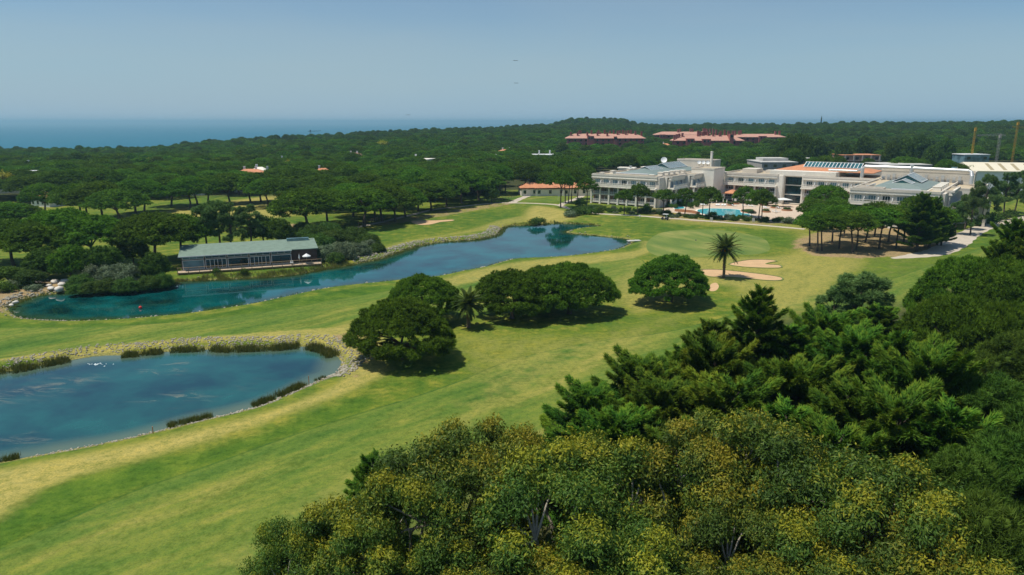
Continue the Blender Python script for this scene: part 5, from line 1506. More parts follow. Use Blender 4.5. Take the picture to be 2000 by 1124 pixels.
# ------------------------------------------------------------------ date palms, each frond a part
def frond_mesh(seed, L, droop, lift):
    rng = np.random.default_rng(seed); mb = MB()
    n = 12; P = []
    for i in range(n+1):
        t = i/n; P.append((L*(t*math.cos(lift) ) , 0, L*(t*math.sin(lift)) - droop*L*t*t))
    mb.tube(P, [.035*(1-.8*i/n)+.006 for i in range(n+1)], 4)
    V = []; Fq = []
    for i in range(2, 60):
        t = i/60; k = t*n; a = int(k); fr = k-a; p = np.array(P[a])*(1-fr) + np.array(P[min(a+1,n)])*fr
        ln = .46*math.sin(PI*min(1, .18+t*.85))**.7*L/2.6
        for sgn in (-1, 1):
            d = np.array([.55, sgn*.85, -.15+rng.normal(0,.12)]); d /= np.linalg.norm(d)
            b = len(V); w = .085
            V += [tuple(p+np.array([-w,0,.0])), tuple(p+np.array([w,0,0])), tuple(p + d*ln)]
            Fq.append((b, b+1, b+2))
    mb.add(V, Fq)
    me = mb.mesh('palm_frond', M_PALM)
    a = me.attributes.new('tint', 'FLOAT', 'POINT'); a.data.foreach_set('value', np.clip(rng.normal(.5,.15,len(me.vertices)),0,1).astype(np.float32))
    return me
M_PTRUNK = simple_mat('palm_trunk', (.16,.12,.085), .95, .3, 5.0, bstr=.8)
M_DATES = simple_mat('orange_date_stalks', (.62,.27,.02), .7, .2, 4.0)
def palm(px, py, H, L, nf, lab, fruit):
    x, y = G(px, py); e = empty('date_palm', (x, y, 0), .3); tag(e, lab, 'palm tree', 'date palms on the fairway')
    th = H - L*.72; mb = MB()
    k = 9; mb.tube([(0,0,-.05)] + [(.03*math.sin(i), .02*i/k, th*i/k) for i in range(1, k+1)], [.36]+[.27+.03*(i%2) for i in range(k)], 9)
    for i in range(40):                                   # old leaf bases
        a = i*2.4; z = th*(.35+.65*i/40); mb.bar((math.cos(a)*.24, math.sin(a)*.24, z), (math.cos(a)*.42, math.sin(a)*.42, z+.22), .10, .06)
    mb.obj('trunk', M_PTRUNK, e)
    ms = [frond_mesh(i+int(px), L, dr, 0.0) for i, dr in enumerate((.42,.32,.50,.25))]
    rng = np.random.default_rng(int(px))
    for i in range(nf):
        t = i/nf; lift = math.radians(78 - 112*t**.9)
        o = place('frond', ms[i % 4], e, (0, 0, th + .1 + .3*(1-t)), 0, float(rng.uniform(.85, 1.08)))
        o.rotation_euler = (rng.normal(0,.12), -lift, i*2.399 + rng.normal(0,.12))
    if fruit:
        for i in range(7):
            a = i*2*PI/7+.4; m2 = MB(); m2.tube([(0,0,0),(.45,0,.35),(.85,0,.1)], [.03,.025,.02], 4)
            for j in range(12):
                m2.tube([(.8,0,.12),(.9+.12*math.sin(j*2.1), .16*math.cos(j*1.7), -.35-.05*(j%4))], [.04,.045], 4)
            m2.obj('date_cluster', M_DATES, e, (0,0,th+.35), a)
palm(1413, 543, 8.5, 3.7, 70, 'tall date palm with orange fruit stalks beside the sand bunkers', True)
palm(915, 640, 5.9, 3.0, 50, 'short date palm between the two clumps of fairway pines', False)

# ------------------------------------------------------------------ trees traced one by one
def base_tree(name, proto, px, py, h, R, nomH, nomR, lab, grp_, cat='pine tree'):
    x, y = G(px, py)
    return tree(name, proto, x, y, R/nomR, h/nomH, None, lab, cat, grp_)
USED = []      # base positions already taken
def umb(lst, grp_, label, cat='pine tree', slim=False):
    for i, it in enumerate(lst):
        px, py, h, R = it[:4]; lab = it[4] if len(it) > 4 else label
        k = (i*3+len(USED)) % 5
        if not slim and py < 500: R = R*1.2
        x, y = G(px, py); USED.append((x, y, R))
        if slim: tree('umbrella_pine', SLIM[k % 3], x, y, R/4.0, h/11.0, None, lab, cat, grp_)
        else: tree('umbrella_pine', UMB[k], x, y, R/6.0, h/10.6, None, lab, cat, grp_)

umb([(90,420,11.5,6),(156,427,12,7),(172,430,11.5,6.4),(200,427,12.5,7),(235,437,12,7.5),(265,417,12.5,7),(282,415,12,6.5),(335,403,12.5,7),
     (372,407,12,6.5),(386,405,12.5,7),(407,402,12,6.5),(450,398,12.5,7),(490,397,12.5,7),(510,395,12,6.5),(524,405,12,6.5),(546,406,11.5,6.3),(587,387,13,7.5)],
    'row of umbrella pines along the dry clearing', 'umbrella pine in the row shading the dry clearing behind the clubhouse')
umb([(62,395,11,7.5,'solitary umbrella pine at the open end of the clearing, in front of the tiled villa'),
     (40,448,8.2,5.8,'small umbrella pine standing out in the clearing behind the big pine mass'),
     (8,452,9,7,'umbrella pine at the edge of the clearing beside the small umbrella pine')], 'umbrella pines of the clearing', '')
umb([(-40,520,11.5,8.5),(28,522,11,8.0),(85,530,11.5,8),(130,520,13,9),(185,520,12.5,8.5)], 'pine mass by the lake head', 'tall umbrella pine in the dark mass by the rocky lake head')
umb([(305,518,12.5,8.5,'wide umbrella pine rising behind the end wall of the clubhouse'),
     (352,505,11,7,'umbrella pine right behind the clubhouse roof corner')], 'pines behind the clubhouse', '')
umb([(600,452,12.5,8.2),(640,438,12,7),(712,443,12.5,8.6,'leaning umbrella pine whose bare trunk stands by the path and green bushes'),
     (732,426,12,7),(747,433,13,7.6),(772,433,10.5,6.8),(817,413,11,6.5),(842,412,11,6.8),(792,424,10.5,6),(872,404,12,7.2),(902,398,13,8),(935,392,13.5,8.4),
     (690,424,12,7.6),(655,412,12,7.5),(760,408,12,7.5),(850,392,12,7.5)],
    'pines along the path north of the lake', 'umbrella pine in the block beside the path above the lake bank')
umb([(977,381,14,5.5,'tall thin-trunked umbrella pine standing apart at the clearing edge above the path fork'),
     (987,377,14,5.5,'tall umbrella pine paired with another at the mouth of the far green'),
     (1024,378,15.5,6.5),(1034,370,15,6),(1060,366,15,6),(1086,364,14.5,6),(1112,362,14.5,6),(1042,374,13,6),(1070,372,12.5,6),(1125,366,12.5,6),(1140,370,12,5.5),(1054,358,13,6),(1036,368,11,5.5),(1078,366,11,5.5),(1096,372,11,5),(1118,374,11,5),(1062,379,10,5)], 'tall pines round the far green', 'tall umbrella pine behind the small far green by the tiled houses', slim=False)
umb([(1095,406,14,4.6),(1104,397,13.5,4.2),(1110,397,13,4),(1116,395,13,4),(1128,389,12,4),(1146,403,10.5,4.0)], 'pines at the hotel corner', 'tall slim umbrella pine in the clump at the white hotel corner', slim=True)
umb([(1219,420,8.9,2.9,'first small umbrella pine in front of the hotel end wing, nearest its corner'),
     (1246,417.5,10.3,3.7,'second umbrella pine in front of the hotel end wing'),
     (1295,421,9.2,3.7,'umbrella pine in front of the hotel above the golf cart'),
     (1337,421,9.2,3.6,'umbrella pine beside the small round pool'),
     (1384,428,10.3,4.0,'umbrella pine rising in front of the big pool end'),
     (1372,424,9.8,3.2,'umbrella pine close behind its neighbour before the big pool'),
     (1451,424,10.2,3.8,'umbrella pine in front of the pool beside the planter island'),
     (1481,432,10.6,3.7,'twin-stemmed umbrella pine at the pool hedge'),
     (1487,434,10.2,3.6,'umbrella pine leaning beside the twin-stemmed one at the pool hedge')], 'pines in front of the hotel', '', slim=True)
umb([(1581,481,9.0,4.2,'outermost umbrella pine of the dry grove, above the putting green'),(1596,491,9.6,4.4),(1605,490,9.4,4),(1625,476,9.6,4.6),(1639,486,9.8,4.6),(1665,493,10,5.0),
     (1672,488,9.5,4.6),(1690,474,9.6,4.6),(1717,486,10,5.0),(1735,472,10,4.8),(1750,486,10,4.6),(1765,474,10,4.8),(1830,479,10,4.6),(1708,462,9.5,4.6),(1648,462,9.2,4.2)],
    'grove of pines on dry ground', 'umbrella pine in the grove on dry ground beside the gravel road', slim=True)
umb([(1588,440,8.4,4.2,'umbrella pine with a forked pale trunk at the terrace edge'),(1612,428,11.6,5.2,'flat-topped umbrella pine right in front of the hotel glass atrium'),
     (1628,440,9.0,4.4),(1600,450,8.0,4.0),(1668,428,9.5,3.2),(1790,452,11,5.2),(1745,428,11.4,4.6),(1690,440,9.0,4.4)], 'pines of the hotel garden', 'umbrella pine in the garden between the dry grove and the hotel')
for px, py, h, R, pr, lab in [
  (1712,434,11.5,3.6,0,'loose grey-green pine standing against the hotel end wing'),
  (1895,459,14,3.8,1,'dark slender pine on the road verge at the hotel flank'),(1919,441,16,4.6,2,'tallest pine at the hotel flank beside the gravel road'),
  (1866,458,9.5,3.4,0,'shorter forked pine where the gravel road leaves the grove'),
  (1960,421,15,4.4,1,'tall pine beside the road in front of the cream warehouse'),(1981,417,15,4.2,2,'tall pine by the road nearest the picture edge'),
  (1884,448,11,3.6,0,'pine filling the gap between the road-side pines'),(2005,424,15,4.5,0,'tall roadside pine at the rim of the view by the warehouse')]:
    x, y = G(px, py); USED.append((x, y, R))
    tree('loose_pine', TALLP[pr], x, y, R/4.0, h/11.6, None, lab, 'pine tree', 'tall pines along the gravel road')
# the dark mass of the grove
for px, py, h, R, lab in [(1790,492,14.5,5.4,'dark layered cypress towering over the dry grove'),(1815,485,13.0,4.8,'dark cypress close beside the tallest one of the grove'),(1838,480,10,3.6,'small grey-green cypress at the road side of the grove')]:
    x, y = G(px, py); tree('cypress', CYP[3], x, y, R/5.6, h/13.0, None, lab, 'cypress', 'cypresses of the dry grove')
# behind and around the clubhouse
for px, py, h, R, pr, lab in [
  (262,520,7,3.8,0,'round dark tree at the corner behind the clubhouse'),(88,545,6.5,4.0,0,'round dark tree in front of the big pines at the lake head'),
  (140,548,7.5,4.3,3,'rounded green tree at the lake head, taller than its neighbours'),(202,545,7.5,4.2,2,'round dark tree next to the silvery thicket'),
  (60,560,3.5,3.2,1,'low brownish bushy tree above the rocky lake head'),(20,556,4,4,2,'low dark bushy tree at the frame side of the lake head'),
  (305,552,6.4,3.2,0,'dark rounded tree between the silvery thicket and the clubhouse'),
  (515,480,8.5,4.4,2,'round dark tree behind the middle of the clubhouse roof'),(548,486,8.0,4.0,0,'round dark tree behind the clubhouse beside the dirt track'),
  (960,396,6.5,4.2,0,'dark bushy tree under the tall pines beside the path')]:
    x, y = G(px, py); tree('round_tree', ROUND[pr], x, y, R/4.0, h/7.4, None, lab, 'tree', 'rounded trees by the lake')
for px, py, h, R, pr, lab in [(408,500,12.5,4.6,0,'loose grey-green pine behind the clubhouse, nearest the wide umbrella pine'),(452,496,13,4.8,1,'tall loose pine behind the middle of the clubhouse'),(490,488,11.5,4.2,2,'loose pine behind the clubhouse next to the round dark trees'),(430,480,12,4.6,2,'loose pine set back behind two others at the clubhouse')]:
    x, y = G(px, py); tree('loose_pine', TALLP[pr], x, y, R/4.0, h/11.6, None, lab, 'pine tree', 'loose pines behind the clubhouse')
# thickets
THK = [(595,480,4.6,4.6,0),(625,490,4.8,4.4,0),(655,480,4.8,5,0),(690,470,4.2,4.6,0),(720,478,3.4,3.6,0),(735,492,2.4,2.6,0),(640,508,3.8,3.6,1),(668,505,4.2,3.6,1),(700,498,3.4,3.4,1),(718,488,2.8,2.8,1),
       (655,512,2.6,2.4,0),(610,468,4.6,4.4,0),(640,464,4.8,4.6,0),(590,455,3.6,3.6,0)]
for i, (px, py, h, R, k) in enumerate(THK):
    x, y = G(px, py)
    lab = ['dense green thicket bush beside the far end of the clubhouse', 'silvery oleander bush at the lakeside end of the clubhouse thicket'][k]
    o = place('thicket_bush', BIGSH[k], None, (x, y, -.1), random.uniform(0, 6), (R/3.9, R/3.9, h/4.4))
    tag(o, lab, 'bush', 'green thicket by the clubhouse' if k == 0 else 'silvery thicket by the clubhouse')
for px, py, h, R, k in [(165,560,3.0,3.4,0),(195,553,4.4,3.8,1),(225,556,4.4,3.8,1),(250,556,4.4,3.6,1),(282,552,3.6,3.2,0),(210,566,2.6,3.0,0),(250,566,2.8,3.0,0),(290,562,2.8,2.8,0),(180,570,2.4,2.4,0),(318,558,3.0,2.4,0),(150,572,2.0,2.0,0)]:
    x, y = G(px, py)
    lab = ['low green bush hanging over the dark end of the lake', 'pale silvery bush in the lakeside thicket before the clubhouse'][k]
    o = place('thicket_bush', BIGSH[k], None, (x, y, -.2), random.uniform(0, 6), (R/3.9, R/3.9, h/4.4))
    tag(o, lab, 'bush', 'bushes over the lake end' if k == 0 else 'pale bushes over the lake end')

# ------------------------------------------------------------------ near wood, placed by the tops of the trees
def top_tree(name, proto, px, py, zt, R, nomH, nomR, lab, grp_, cat):
    x, y = G(px, py, zt)
    return tree(name, proto, x, y, R/nomR, zt/nomH, None, lab, cat, grp_, z=0)
for px, py, zt, R, k, lab in [
  (1487,560,16.0,6.2,0,'tall pointed dark cypress rising above the near wood beside the fairway'),
  (1395,632,12.0,5.2,3,'blunt dark cypress leaning out below the pointed one, over the fairway'),
  (1345,680,11.0,5.4,3,None),(1255,712,11.5,6.2,1,'feathery cypress whose pointed sprays reach over the open fairway'),
  (1160,770,10.0,6.0,1,'low spreading cypress at the fairway edge of the wood'),
  (1400,682,13.0,5.8,2,'cypress with yellow-green sunlit tips beside the fairway'),
  (1300,760,11.5,6.0,1,None),(1430,760,12.5,6.4,2,None),(1545,640,12.0,6.0,3,None),(1620,622,12.0,6.4,1,None),(1560,720,13.5,6.4,1,None),
  (1680,660,12.5,6.6,1,None),(1660,760,14.0,6.6,3,None),(1760,650,14.5,6.4,0,'droopy-topped green cypress in the middle of the near wood'),
  (1820,700,14.5,6.2,1,None),(1760,790,14.0,6.4,1,None),(1540,800,13.0,6.2,3,None),(1860,800,14.5,6.0,3,None),(1215,815,10.5,5.6,1,None),(1350,835,11.0,5.8,3,None),
  (1720,600,10.0,5.4,3,None),(1640,850,13.0,6.0,1,None)]:
    top_tree('cypress', CYP[k], px, py, zt, R, [14,12,12,13][k], [6.0,6.8,6.2,5.6][k], lab or 'dark feathery cypress packed among others in the near wood', 'cypresses of the near wood', 'cypress')
x, y = G(672, 893, 8.0); e = tree('cypress', CYP[3], x+2.4, y-1.2, .62, .66, None, 'small cypress poking out behind the eucalyptus over the fairway', 'cypress', 'cypresses of the near wood', z=0)
for px, py, zt, R, k, lab in [(1682,533,12.0,5.6,0,'open-crowned grey-green pine between the wood and the fairway'),(1640,560,10.0,3.6,2,'lower bough-heavy pine beside the open-crowned pine')]:
    top_tree('loose_pine', TALLP[k], px, py, zt, R, 11.6, 4.0, lab, 'loose pines of the near wood', 'pine tree')
for px, py, zt, R, k, lab in [
  (1905,508,12.5,8.4,0,'broad flat umbrella pine at the far rim of the near wood'),(1965,520,12.5,7.0,2,'umbrella pine overlapping the broad flat one at the wood rim'),
  (1880,580,12.5,7.0,1,'dark smooth umbrella pine in front of the broad flat one'),(1975,598,12.0,5.0,0,'rough-textured pine in the wood at the picture edge')]:
    top_tree('umbrella_pine', HERO[k], px, py, zt, R, 8.1, 7.0, lab, 'umbrella pines of the near wood', 'pine tree')
for px, py, zt, R, lab in [(1990,432,17,6.5,'dark cypress mass on the slope above the road side green'),(1960,478,14,5.0,'dark cypress below the taller one at the rim of the view'),(2050,450,17,7,'dark cypress partly beyond the rim of the view')]:
    top_tree('cypress', CYP[3], px, py, zt, R, 13, 5.6, lab, 'cypresses at the rim', 'cypress')
for px, py, zt, R, k, lab in [(1945,735,14,5.6,0,'bushy long-needled pine under the umbrella pines in the near wood'),(1985,650,13,5,1,None),(1890,880,14,4.8,1,None),(1975,850,14.5,5.2,0,None),(1960,980,14,4.8,1,None),(2060,780,14,5.5,1,None),(2080,1000,14,5,0,None)]:
    top_tree('bushy_pine', BRUSH[k], px, py, zt, R, [13,12][k], 5.1, lab or 'bushy long-needled pine packed at the rim of the near wood', 'bushy pines of the near wood', 'pine tree')
EU = [(870,838,15,5.0,0,'eucalyptus with bare forked limbs and yellow tips, first to overhang the fairway'),
  (985,826,14.5,3.6,2,'eucalyptus crown behind the fork-limbed one, by the dark cypress tips'),
  (800,905,14,3.6,1,None),(1095,880,15,4.4,1,'eucalyptus with a strongly golden crown between two gaps'),
  (1195,850,14.5,4.0,2,None),(1355,838,15,4.2,2,'flat-topped eucalyptus beside the tallest golden one'),
  (1490,806,16,5.2,0,'tallest eucalyptus with a broad golden crown in the near wood'),
  (1700,880,15.5,5.2,0,'broad golden eucalyptus nearest the bushy pines'),(1790,930,14.5,3.8,2,None),(645,985,12,3.4,2,'small eucalyptus stretching furthest out over the fairway'),
  (570,1010,11.5,2.6,1,'lowest small eucalyptus at the fairway edge, yellow-green'),(700,1010,12,3.2,2,None),
  (1230,1045,12.5,3.8,1,None),(1480,960,13.5,3.6,1,None),(1570,1010,13,4.0,2,None),(1660,1060,12.5,3.8,1,None),
  (1780,1030,13.5,4.0,0,'eucalyptus with golden clusters low beside the bushy pines'),(1890,1080,13,3.6,2,None),(520,1120,9,2.2,1,None),(885,1040,11,3.2,2,None),(930,1120,11,3.4,0,None),(1115,1070,11.5,3.2,1,None),(1060,1110,11.5,3.6,1,None),(1960,1110,12.5,3.4,1,None),
  (1500,1110,12,3.6,0,None),(740,1150,10,3.4,2,None),(1250,1160,11.5,3.6,2,None),(1750,1150,12,3.6,1,None)]
for px, py, zt, R, k, lab in EU:
    top_tree('eucalyptus', EUC[k], px, py, zt, R, [15,15,14][k]*.98, [5.2,4.6,4.2][k], lab or 'yellow-tipped eucalyptus crowded among others in the near wood', 'eucalyptus trees of the near wood', 'eucalyptus')

# ------------------------------------------------------------------ forest beyond
#  HOLES: (x, y, radius) kept clear for buildings; filled before this runs by the building code
FRONT_PX = [-700,0,150,300,450,560,600,660,760,870,960,975,1040,1120,1150,1290,1390,1480,1500,1700,1860,1900,2000,2400,2900]
FRONT_PY = [410,396,395,392,384,378,390,402,402,390,376,360,358,356,352,350,345,342,338,338,338,338,342,350,360]
def forest_points():
    rng = np.random.default_rng(77); out = []
    y = 255.0
    while y < 1750:
        st = 12.4 if y < 420 else 13.0
        xs = np.arange(-1.02*y - 40, 1.0*y + 40, st)
        xs = xs + rng.uniform(-.42, .42, len(xs))*st + (st/2)*(int(y/st) % 2)
        ys = y + rng.uniform(-.42, .42, len(xs))*st
        out.append(np.stack([xs, ys], 1)); y += st*.90
    P = np.concatenate(out)
    z = T(P[:,0], P[:,1])
    P = P[(z > -34) & (np.hypot(P[:,0]-145, (P[:,1]-1235)*.5) > 36)]
    # pixel of the base on flat ground decides which side of the wood's edge it is
    v_y, v_z = P[:,1], -CAM_H
    fwd = P[:,1]*CT + CAM_H*ST
    px = 1000 + FPX*P[:,0]/fwd
    py = 562 - FPX*(P[:,1]*ST - CAM_H*CT)/fwd
    ok = py < np.interp(px, FRONT_PX, FRONT_PY)
    P = P[ok]
    for hx, hy, hr in HOLES:
        P = P[(P[:,0]-hx)**2 + (P[:,1]-hy)**2 > hr*hr]
    for hx, hy, hr in USED:
        if hy > 200: P = P[(P[:,0]-hx)**2 + (P[:,1]-hy)**2 > 46]
    return P
# ------------------------------------------------------------------ small things on the course
def person_mesh(name, pts, edges, radii, mat, root=0):
    me = bpy.data.meshes.new(name); me.from_pydata(pts, edges, []); o = bpy.data.objects.new(name, me); COL.objects.link(o)
    md = o.modifiers.new('skin', 'SKIN'); 
    for i, r in enumerate(radii): me.skin_vertices[0].data[i].radius = (r, r)
    me.skin_vertices[0].data[root].use_root = True
    sb = o.modifiers.new('sub', 'SUBSURF'); sb.levels = sb.render_levels = 1
    me.materials.append(mat); return o
M_SHIRT = simple_mat('pale_blue_shirt', (.35,.47,.58), .9, .05); M_SKIN = simple_mat('skin', (.45,.26,.18), .6, .05)
def golf_cart(px, py, ang, lab, seat=True):
    x, y = G(px, py); e = empty('golf_cart', (x, y, .03), ang); tag(e, lab, 'golf cart')
    V = [(-1.15,-.55,.30),(1.15,-.55,.30),(1.15,.55,.30),(-1.15,.55,.30),(-1.15,-.55,.85),(.35,-.55,.52),(.35,.55,.52),(-1.15,.55,.85),(.62,-.5,.95),(1.1,-.45,.72),(1.1,.45,.72),(.62,.5,.95)]
    mb = MB().box(-1.15,-.15,-.55,.55,.28,.82).box(-.15,.65,-.55,.55,.26,.40); mb.add([(.65,-.55,.26),(1.2,-.5,.26),(1.2,.5,.26),(.65,.55,.26),(.65,-.52,1.0),(1.15,-.42,.68),(1.15,.42,.68),(.65,.52,1.0)], [(0,3,2,1),(4,5,6,7),(0,1,5,4),(1,2,6,5),(2,3,7,6),(3,0,4,7)])
    mb.obj('body', M_DARK, e)
    MB().box(-1.15,.75,-.6,.6,1.86,1.93).box(-1.05,.65,-.5,.5,1.93,1.98).obj('roof', M_WHITE, e)
    for a in (-1.0,.62):
        for b_ in (-.52,.52): MB().bar((a,b_,.75),(a-.05 if a<0 else a-.1,b_,1.87),.05).obj('roof_post', M_DARK, e)
    MB().box(-.75,-.2,-.5,.5,.82,.95).obj('seat', M_GREYW, e); MB().box(-.85,-.75,-.5,.5,.85,1.35).obj('backrest', M_GREYW, e)
    MB().bar((.55,-.25,.95),(.32,-.25,1.12),.04).obj('steering_wheel', M_DARK, e)
    for a in (-.8,.85):
        for b_ in (-.52,.52):
            w = MB(); w.tube([(a,b_-.1,.23),(a,b_+.1,.23)], .23, 12); t = w.obj('wheel', M_DARK, e)
            w = MB(); w.tube([(a,b_-.105,.23),(a,b_+.105,.23)], .11, 8); w.obj('rim', M_GREYW, t)
    return e, (x, y)
e, (x, y) = golf_cart(1298.5, 430.0, 2.6, 'black golf cart with a white roof on the grass below the hotel path')
pt = [(-.4,0,.98),(-.42,0,1.2),(-.42,0,1.42),(-.41,0,1.55),(-.38,0,1.68),(-.05,-.12,1.0),(.05,-.12,.62),(.15,-.12,.52),(-.05,.12,1.0),(.05,.12,.62),(.15,.12,.52),(-.4,-.2,1.4),(-.28,-.25,1.16),(-.02,-.2,1.1),(-.4,.2,1.4),(-.28,.25,1.16),(-.02,.2,1.1)]
ed = [(0,1),(1,2),(2,3),(3,4),(0,5),(5,6),(6,7),(0,8),(8,9),(9,10),(2,11),(11,12),(12,13),(2,14),(14,15),(15,16)]
ra = [.15,.14,.15,.06,.11,.085,.06,.05,.085,.06,.05,.065,.05,.04,.065,.05,.04]
for dy, lab in [(-.27,'person in a pale blue top driving the golf cart')]:
    p = person_mesh('person', [(a,b_*.9+dy,c) for a,b_,c in pt], ed, ra, M_SHIRT); p.location = (x, y, .03); p.rotation_euler = (0,0,2.6)
    tag(p, lab, 'person')
    h = MB(); h.tube([(-.39,dy,1.58),(-.37,dy,1.66),(-.37,dy,1.76)], [.09,.105,.05], 8); h.obj('head', M_SKIN, p, smooth=True)
    h = MB(); h.tube([(-.385,dy,1.70),(-.385,dy,1.80)], [.112,.05], 8); h.obj('cap', M_WHITE, p)
golf_cart(1022, 369, .4, 'white-topped golf cart parked under the tall pines of the far green')

def sign(px, py, w, h, lab, nm='notice_board'):
    x, y = G(px, py); e = empty(nm, (x,y,0), -.2); tag(e, lab, 'sign')
    for a in (-w/2+.08, w/2-.08): MB().box(a-.04,a+.04,-.04,.04,0,.5+h).obj('post', M_GREYW, e)
    MB().box(-w/2,w/2,-.06,-.04,.5,.5+h).obj('board', M_GREYW, e)
sign(1389, 434.5, .9, 1.1, 'pale notice board in front of the pool hedge'); sign(1471, 436, .9, 1.1, 'pale notice board beside the twin-stemmed pine')
x, y = G(1249.5, 427); e = empty('tee_marker', (x,y,0)); tag(e, 'small white marker post on the grass beside the path', 'marker post')
MB().tube([(0,0,0),(0,0,.75)], .05, 6).obj('post', M_WHITE, e); MB().disc((0,0), .28, .75, 1.15, 8, .20).obj('top', M_WHITE, e)
def pin(px, py, lab):
    x, y = G(px, py); e = empty('flagstick', (x,y,0)); tag(e, lab, 'golf flag'); MB().tube([(0,0,0),(0,0,2.1)], .03, 5).obj('pole', M_WHITE, e)
    MB().box(0,.5,-.012,.012,1.75,2.1).obj('flag', M_WHITE, e)
pin(1090, 392, 'thin white flagstick on the small far green')
x, y = G(1359, 470); o = MB().disc((0,0), .28, 0, .22, 8, .1).obj('turf_marker', M_DARK, None, (x,y,.01)); tag(o, 'tiny dark marker on the pale putting green', 'marker')

# concrete footbridge over the lake outlet
A, B = Vector((*G(1226,471.5), 0)), Vector((*G(1250,470.5), 0)); a = math.atan2(B.y-A.y, B.x-A.x); L = (B-A).length
e = empty('footbridge', A, a); tag(e, 'short pale concrete footbridge over the lake outlet', 'footbridge')
MB().box(0,L,-.8,.8,-.02,.16).obj('deck', M_GREYW, e); MB().box(.2,.6,-.7,.7,-1.6,-.02).obj('pier', M_CONC, e); MB().box(L-.6,L-.2,-.7,.7,-1.6,-.02).obj('pier', M_CONC, e)

# buoy, floating fountain head, stakes
x, y = G(274.5, 603, WL); e = empty('buoy', (x,y,WL)); tag(e, 'small red ball buoy floating in the dark lake', 'buoy')
V, Fc = ICO1; 
o = place('float', fast_mesh('float', V*.30+np.array([0,0,.18]), Fc, M_RED, True), e); MB().tube([(0,0,.45),(0,0,.62)], .05, 6).obj('top_ring', M_RED, e)
x, y = G(193, 712, WL); rng = np.random.default_rng(3); W = []; 
lob = [(rng.normal(0,.6), rng.normal(0,.3), .0, rng.uniform(.05,.13)) for _ in range(20)]
v, f, t = cores(np.array([l[:3] for l in lob]), np.array([l[3] for l in lob]), .45, rng, np.full(16,.5), ICO1)
o = place('fountain_froth', fast_mesh('fountain_froth', v, f, simple_mat('white_water_froth', (.72,.80,.80), .5, .05), True), None, (x,y,WL)); tag(o, 'patch of white froth bubbling on the near pond', 'fountain')
x, y = G(386, 511, WL)
x, y = G(346.5, 562, WL); e = place('float', fast_mesh('lake_buoy', V*.28+np.array([0,0,.12]), Fc, M_GLASSC, True), None, (x,y,WL)); e.name = 'blue_buoy'; tag(e, 'small blue ball buoy near the clubhouse bank', 'buoy')
for px, py, lab in [(298.5,842,'reddish stake at the rim of the near pond'),(603,742,'reddish stake standing on the bank by the reed clumps')]:
    x, y = G(px, py); o = MB().box(-.035,.035,-.035,.035,-.4,.6).obj('hazard_stake', M_TILE, None, (x,y,-.1)); tag(o, lab, 'stake')

# post-and-rail fences beside the path
def fence(px, lab, n):
    P = [Vector((*G(*p), 0)) for p in px]; e = empty('post_and_rail_fence', P[0]); tag(e, lab, 'fence'); P = [p-P[0] for p in P]
    tot = len(P)-1
    for i in range(n+1):
        q = i/n*tot; k = min(int(q), tot-1); p = P[k].lerp(P[k+1], q-k)
        MB().box(-.07,.07,-.07,.07,0,1.15).obj('post', M_WOOD, e, p)
        if i:
            m2 = MB(); m2.bar(pp_+Vector((0,0,1.0)), p+Vector((0,0,1.0)), .08); m2.bar(pp_+Vector((0,0,.55)), p+Vector((0,0,.55)), .08); m2.obj('rail', M_WOOD, e)
        pp_ = p
fence([(700,441),(725,434),(738,430.5)], 'timber rail fence beside the path at the foot of the leaning pine', 6)
fence([(960,394),(985,391),(1004,388)], 'timber rail fence at the path fork by the far green', 7)

# ------------------------------------------------------------------ stones, boulders, reeds on the banks
def along(P, i0, i1):
    n = len(P); return [P[i % n] for i in range(i0, i1+1)]
def nearest(P, px, py, z=WL):
    g = np.array(G(px, py, z)); return int(np.argmin(((P-g)**2).sum(1)))
def bank_points(P, pxa, pxb, rng, n, d0, d1, power=1.0):
    a, b_ = nearest(P, *pxa), nearest(P, *pxb)
    if b_ < a: b_ += len(P)
    S = np.array(along(P, a, b_)); seg = np.linalg.norm(np.diff(S, axis=0), axis=1); cum = np.r_[0, np.cumsum(seg)]
    u = rng.uniform(0, cum[-1], n); k = np.clip(np.searchsorted(cum, u)-1, 0, len(seg)-1); fr = (u-cum[k])/np.maximum(seg[k],1e-6)
    p = S[k]*(1-fr)[:,None] + S[k+1]*fr[:,None]; t = (S[k+1]-S[k])/np.maximum(seg[k],1e-6)[:,None]; nr = np.stack([t[:,1],-t[:,0]],1)
    area = .5*np.sum(P[:,0]*np.roll(P[:,1],-1)-np.roll(P[:,0],-1)*P[:,1]); nr *= np.sign(area)
    d = d0+(d1-d0)*rng.uniform(0,1,n)**power
    return p + nr*d[:,None], d
def bank_z(d): return np.where(d > 0, -0.70*(1-sm(d,0,2.8)), np.interp(-d,[0,.8,3.0],[-.7,-.95,-1.7]))
def stones(name, P, specs, mat, lab, seed):
    rng = np.random.default_rng(seed); V0, F0 = ICO0; VV, FF = [], []; b = 0
    for pxa, pxb, n, d0, d1, s0, s1 in specs:
        p, d = bank_points(P, pxa, pxb, rng, n, d0, d1); z = bank_z(d)
        sz = rng.uniform(s0, s1, n)**1.0
        R = V0[None]*rng.uniform(.65,1.2,(n,12,1))*sz[:,None,None]*rng.uniform(.7,1.25,(n,1,3))
        R[:,:,2] *= .75; R += np.c_[p, z + sz*.15][:,None]
        VV.append(R.reshape(-1,3)); FF.append((F0[None]+(np.arange(n)*12)[:,None,None]).reshape(-1,3)+b); b += n*12
    o = place(name, fast_mesh(name, np.concatenate(VV), np.concatenate(FF), mat)); tag(o, lab, 'stones', None, 'stuff')
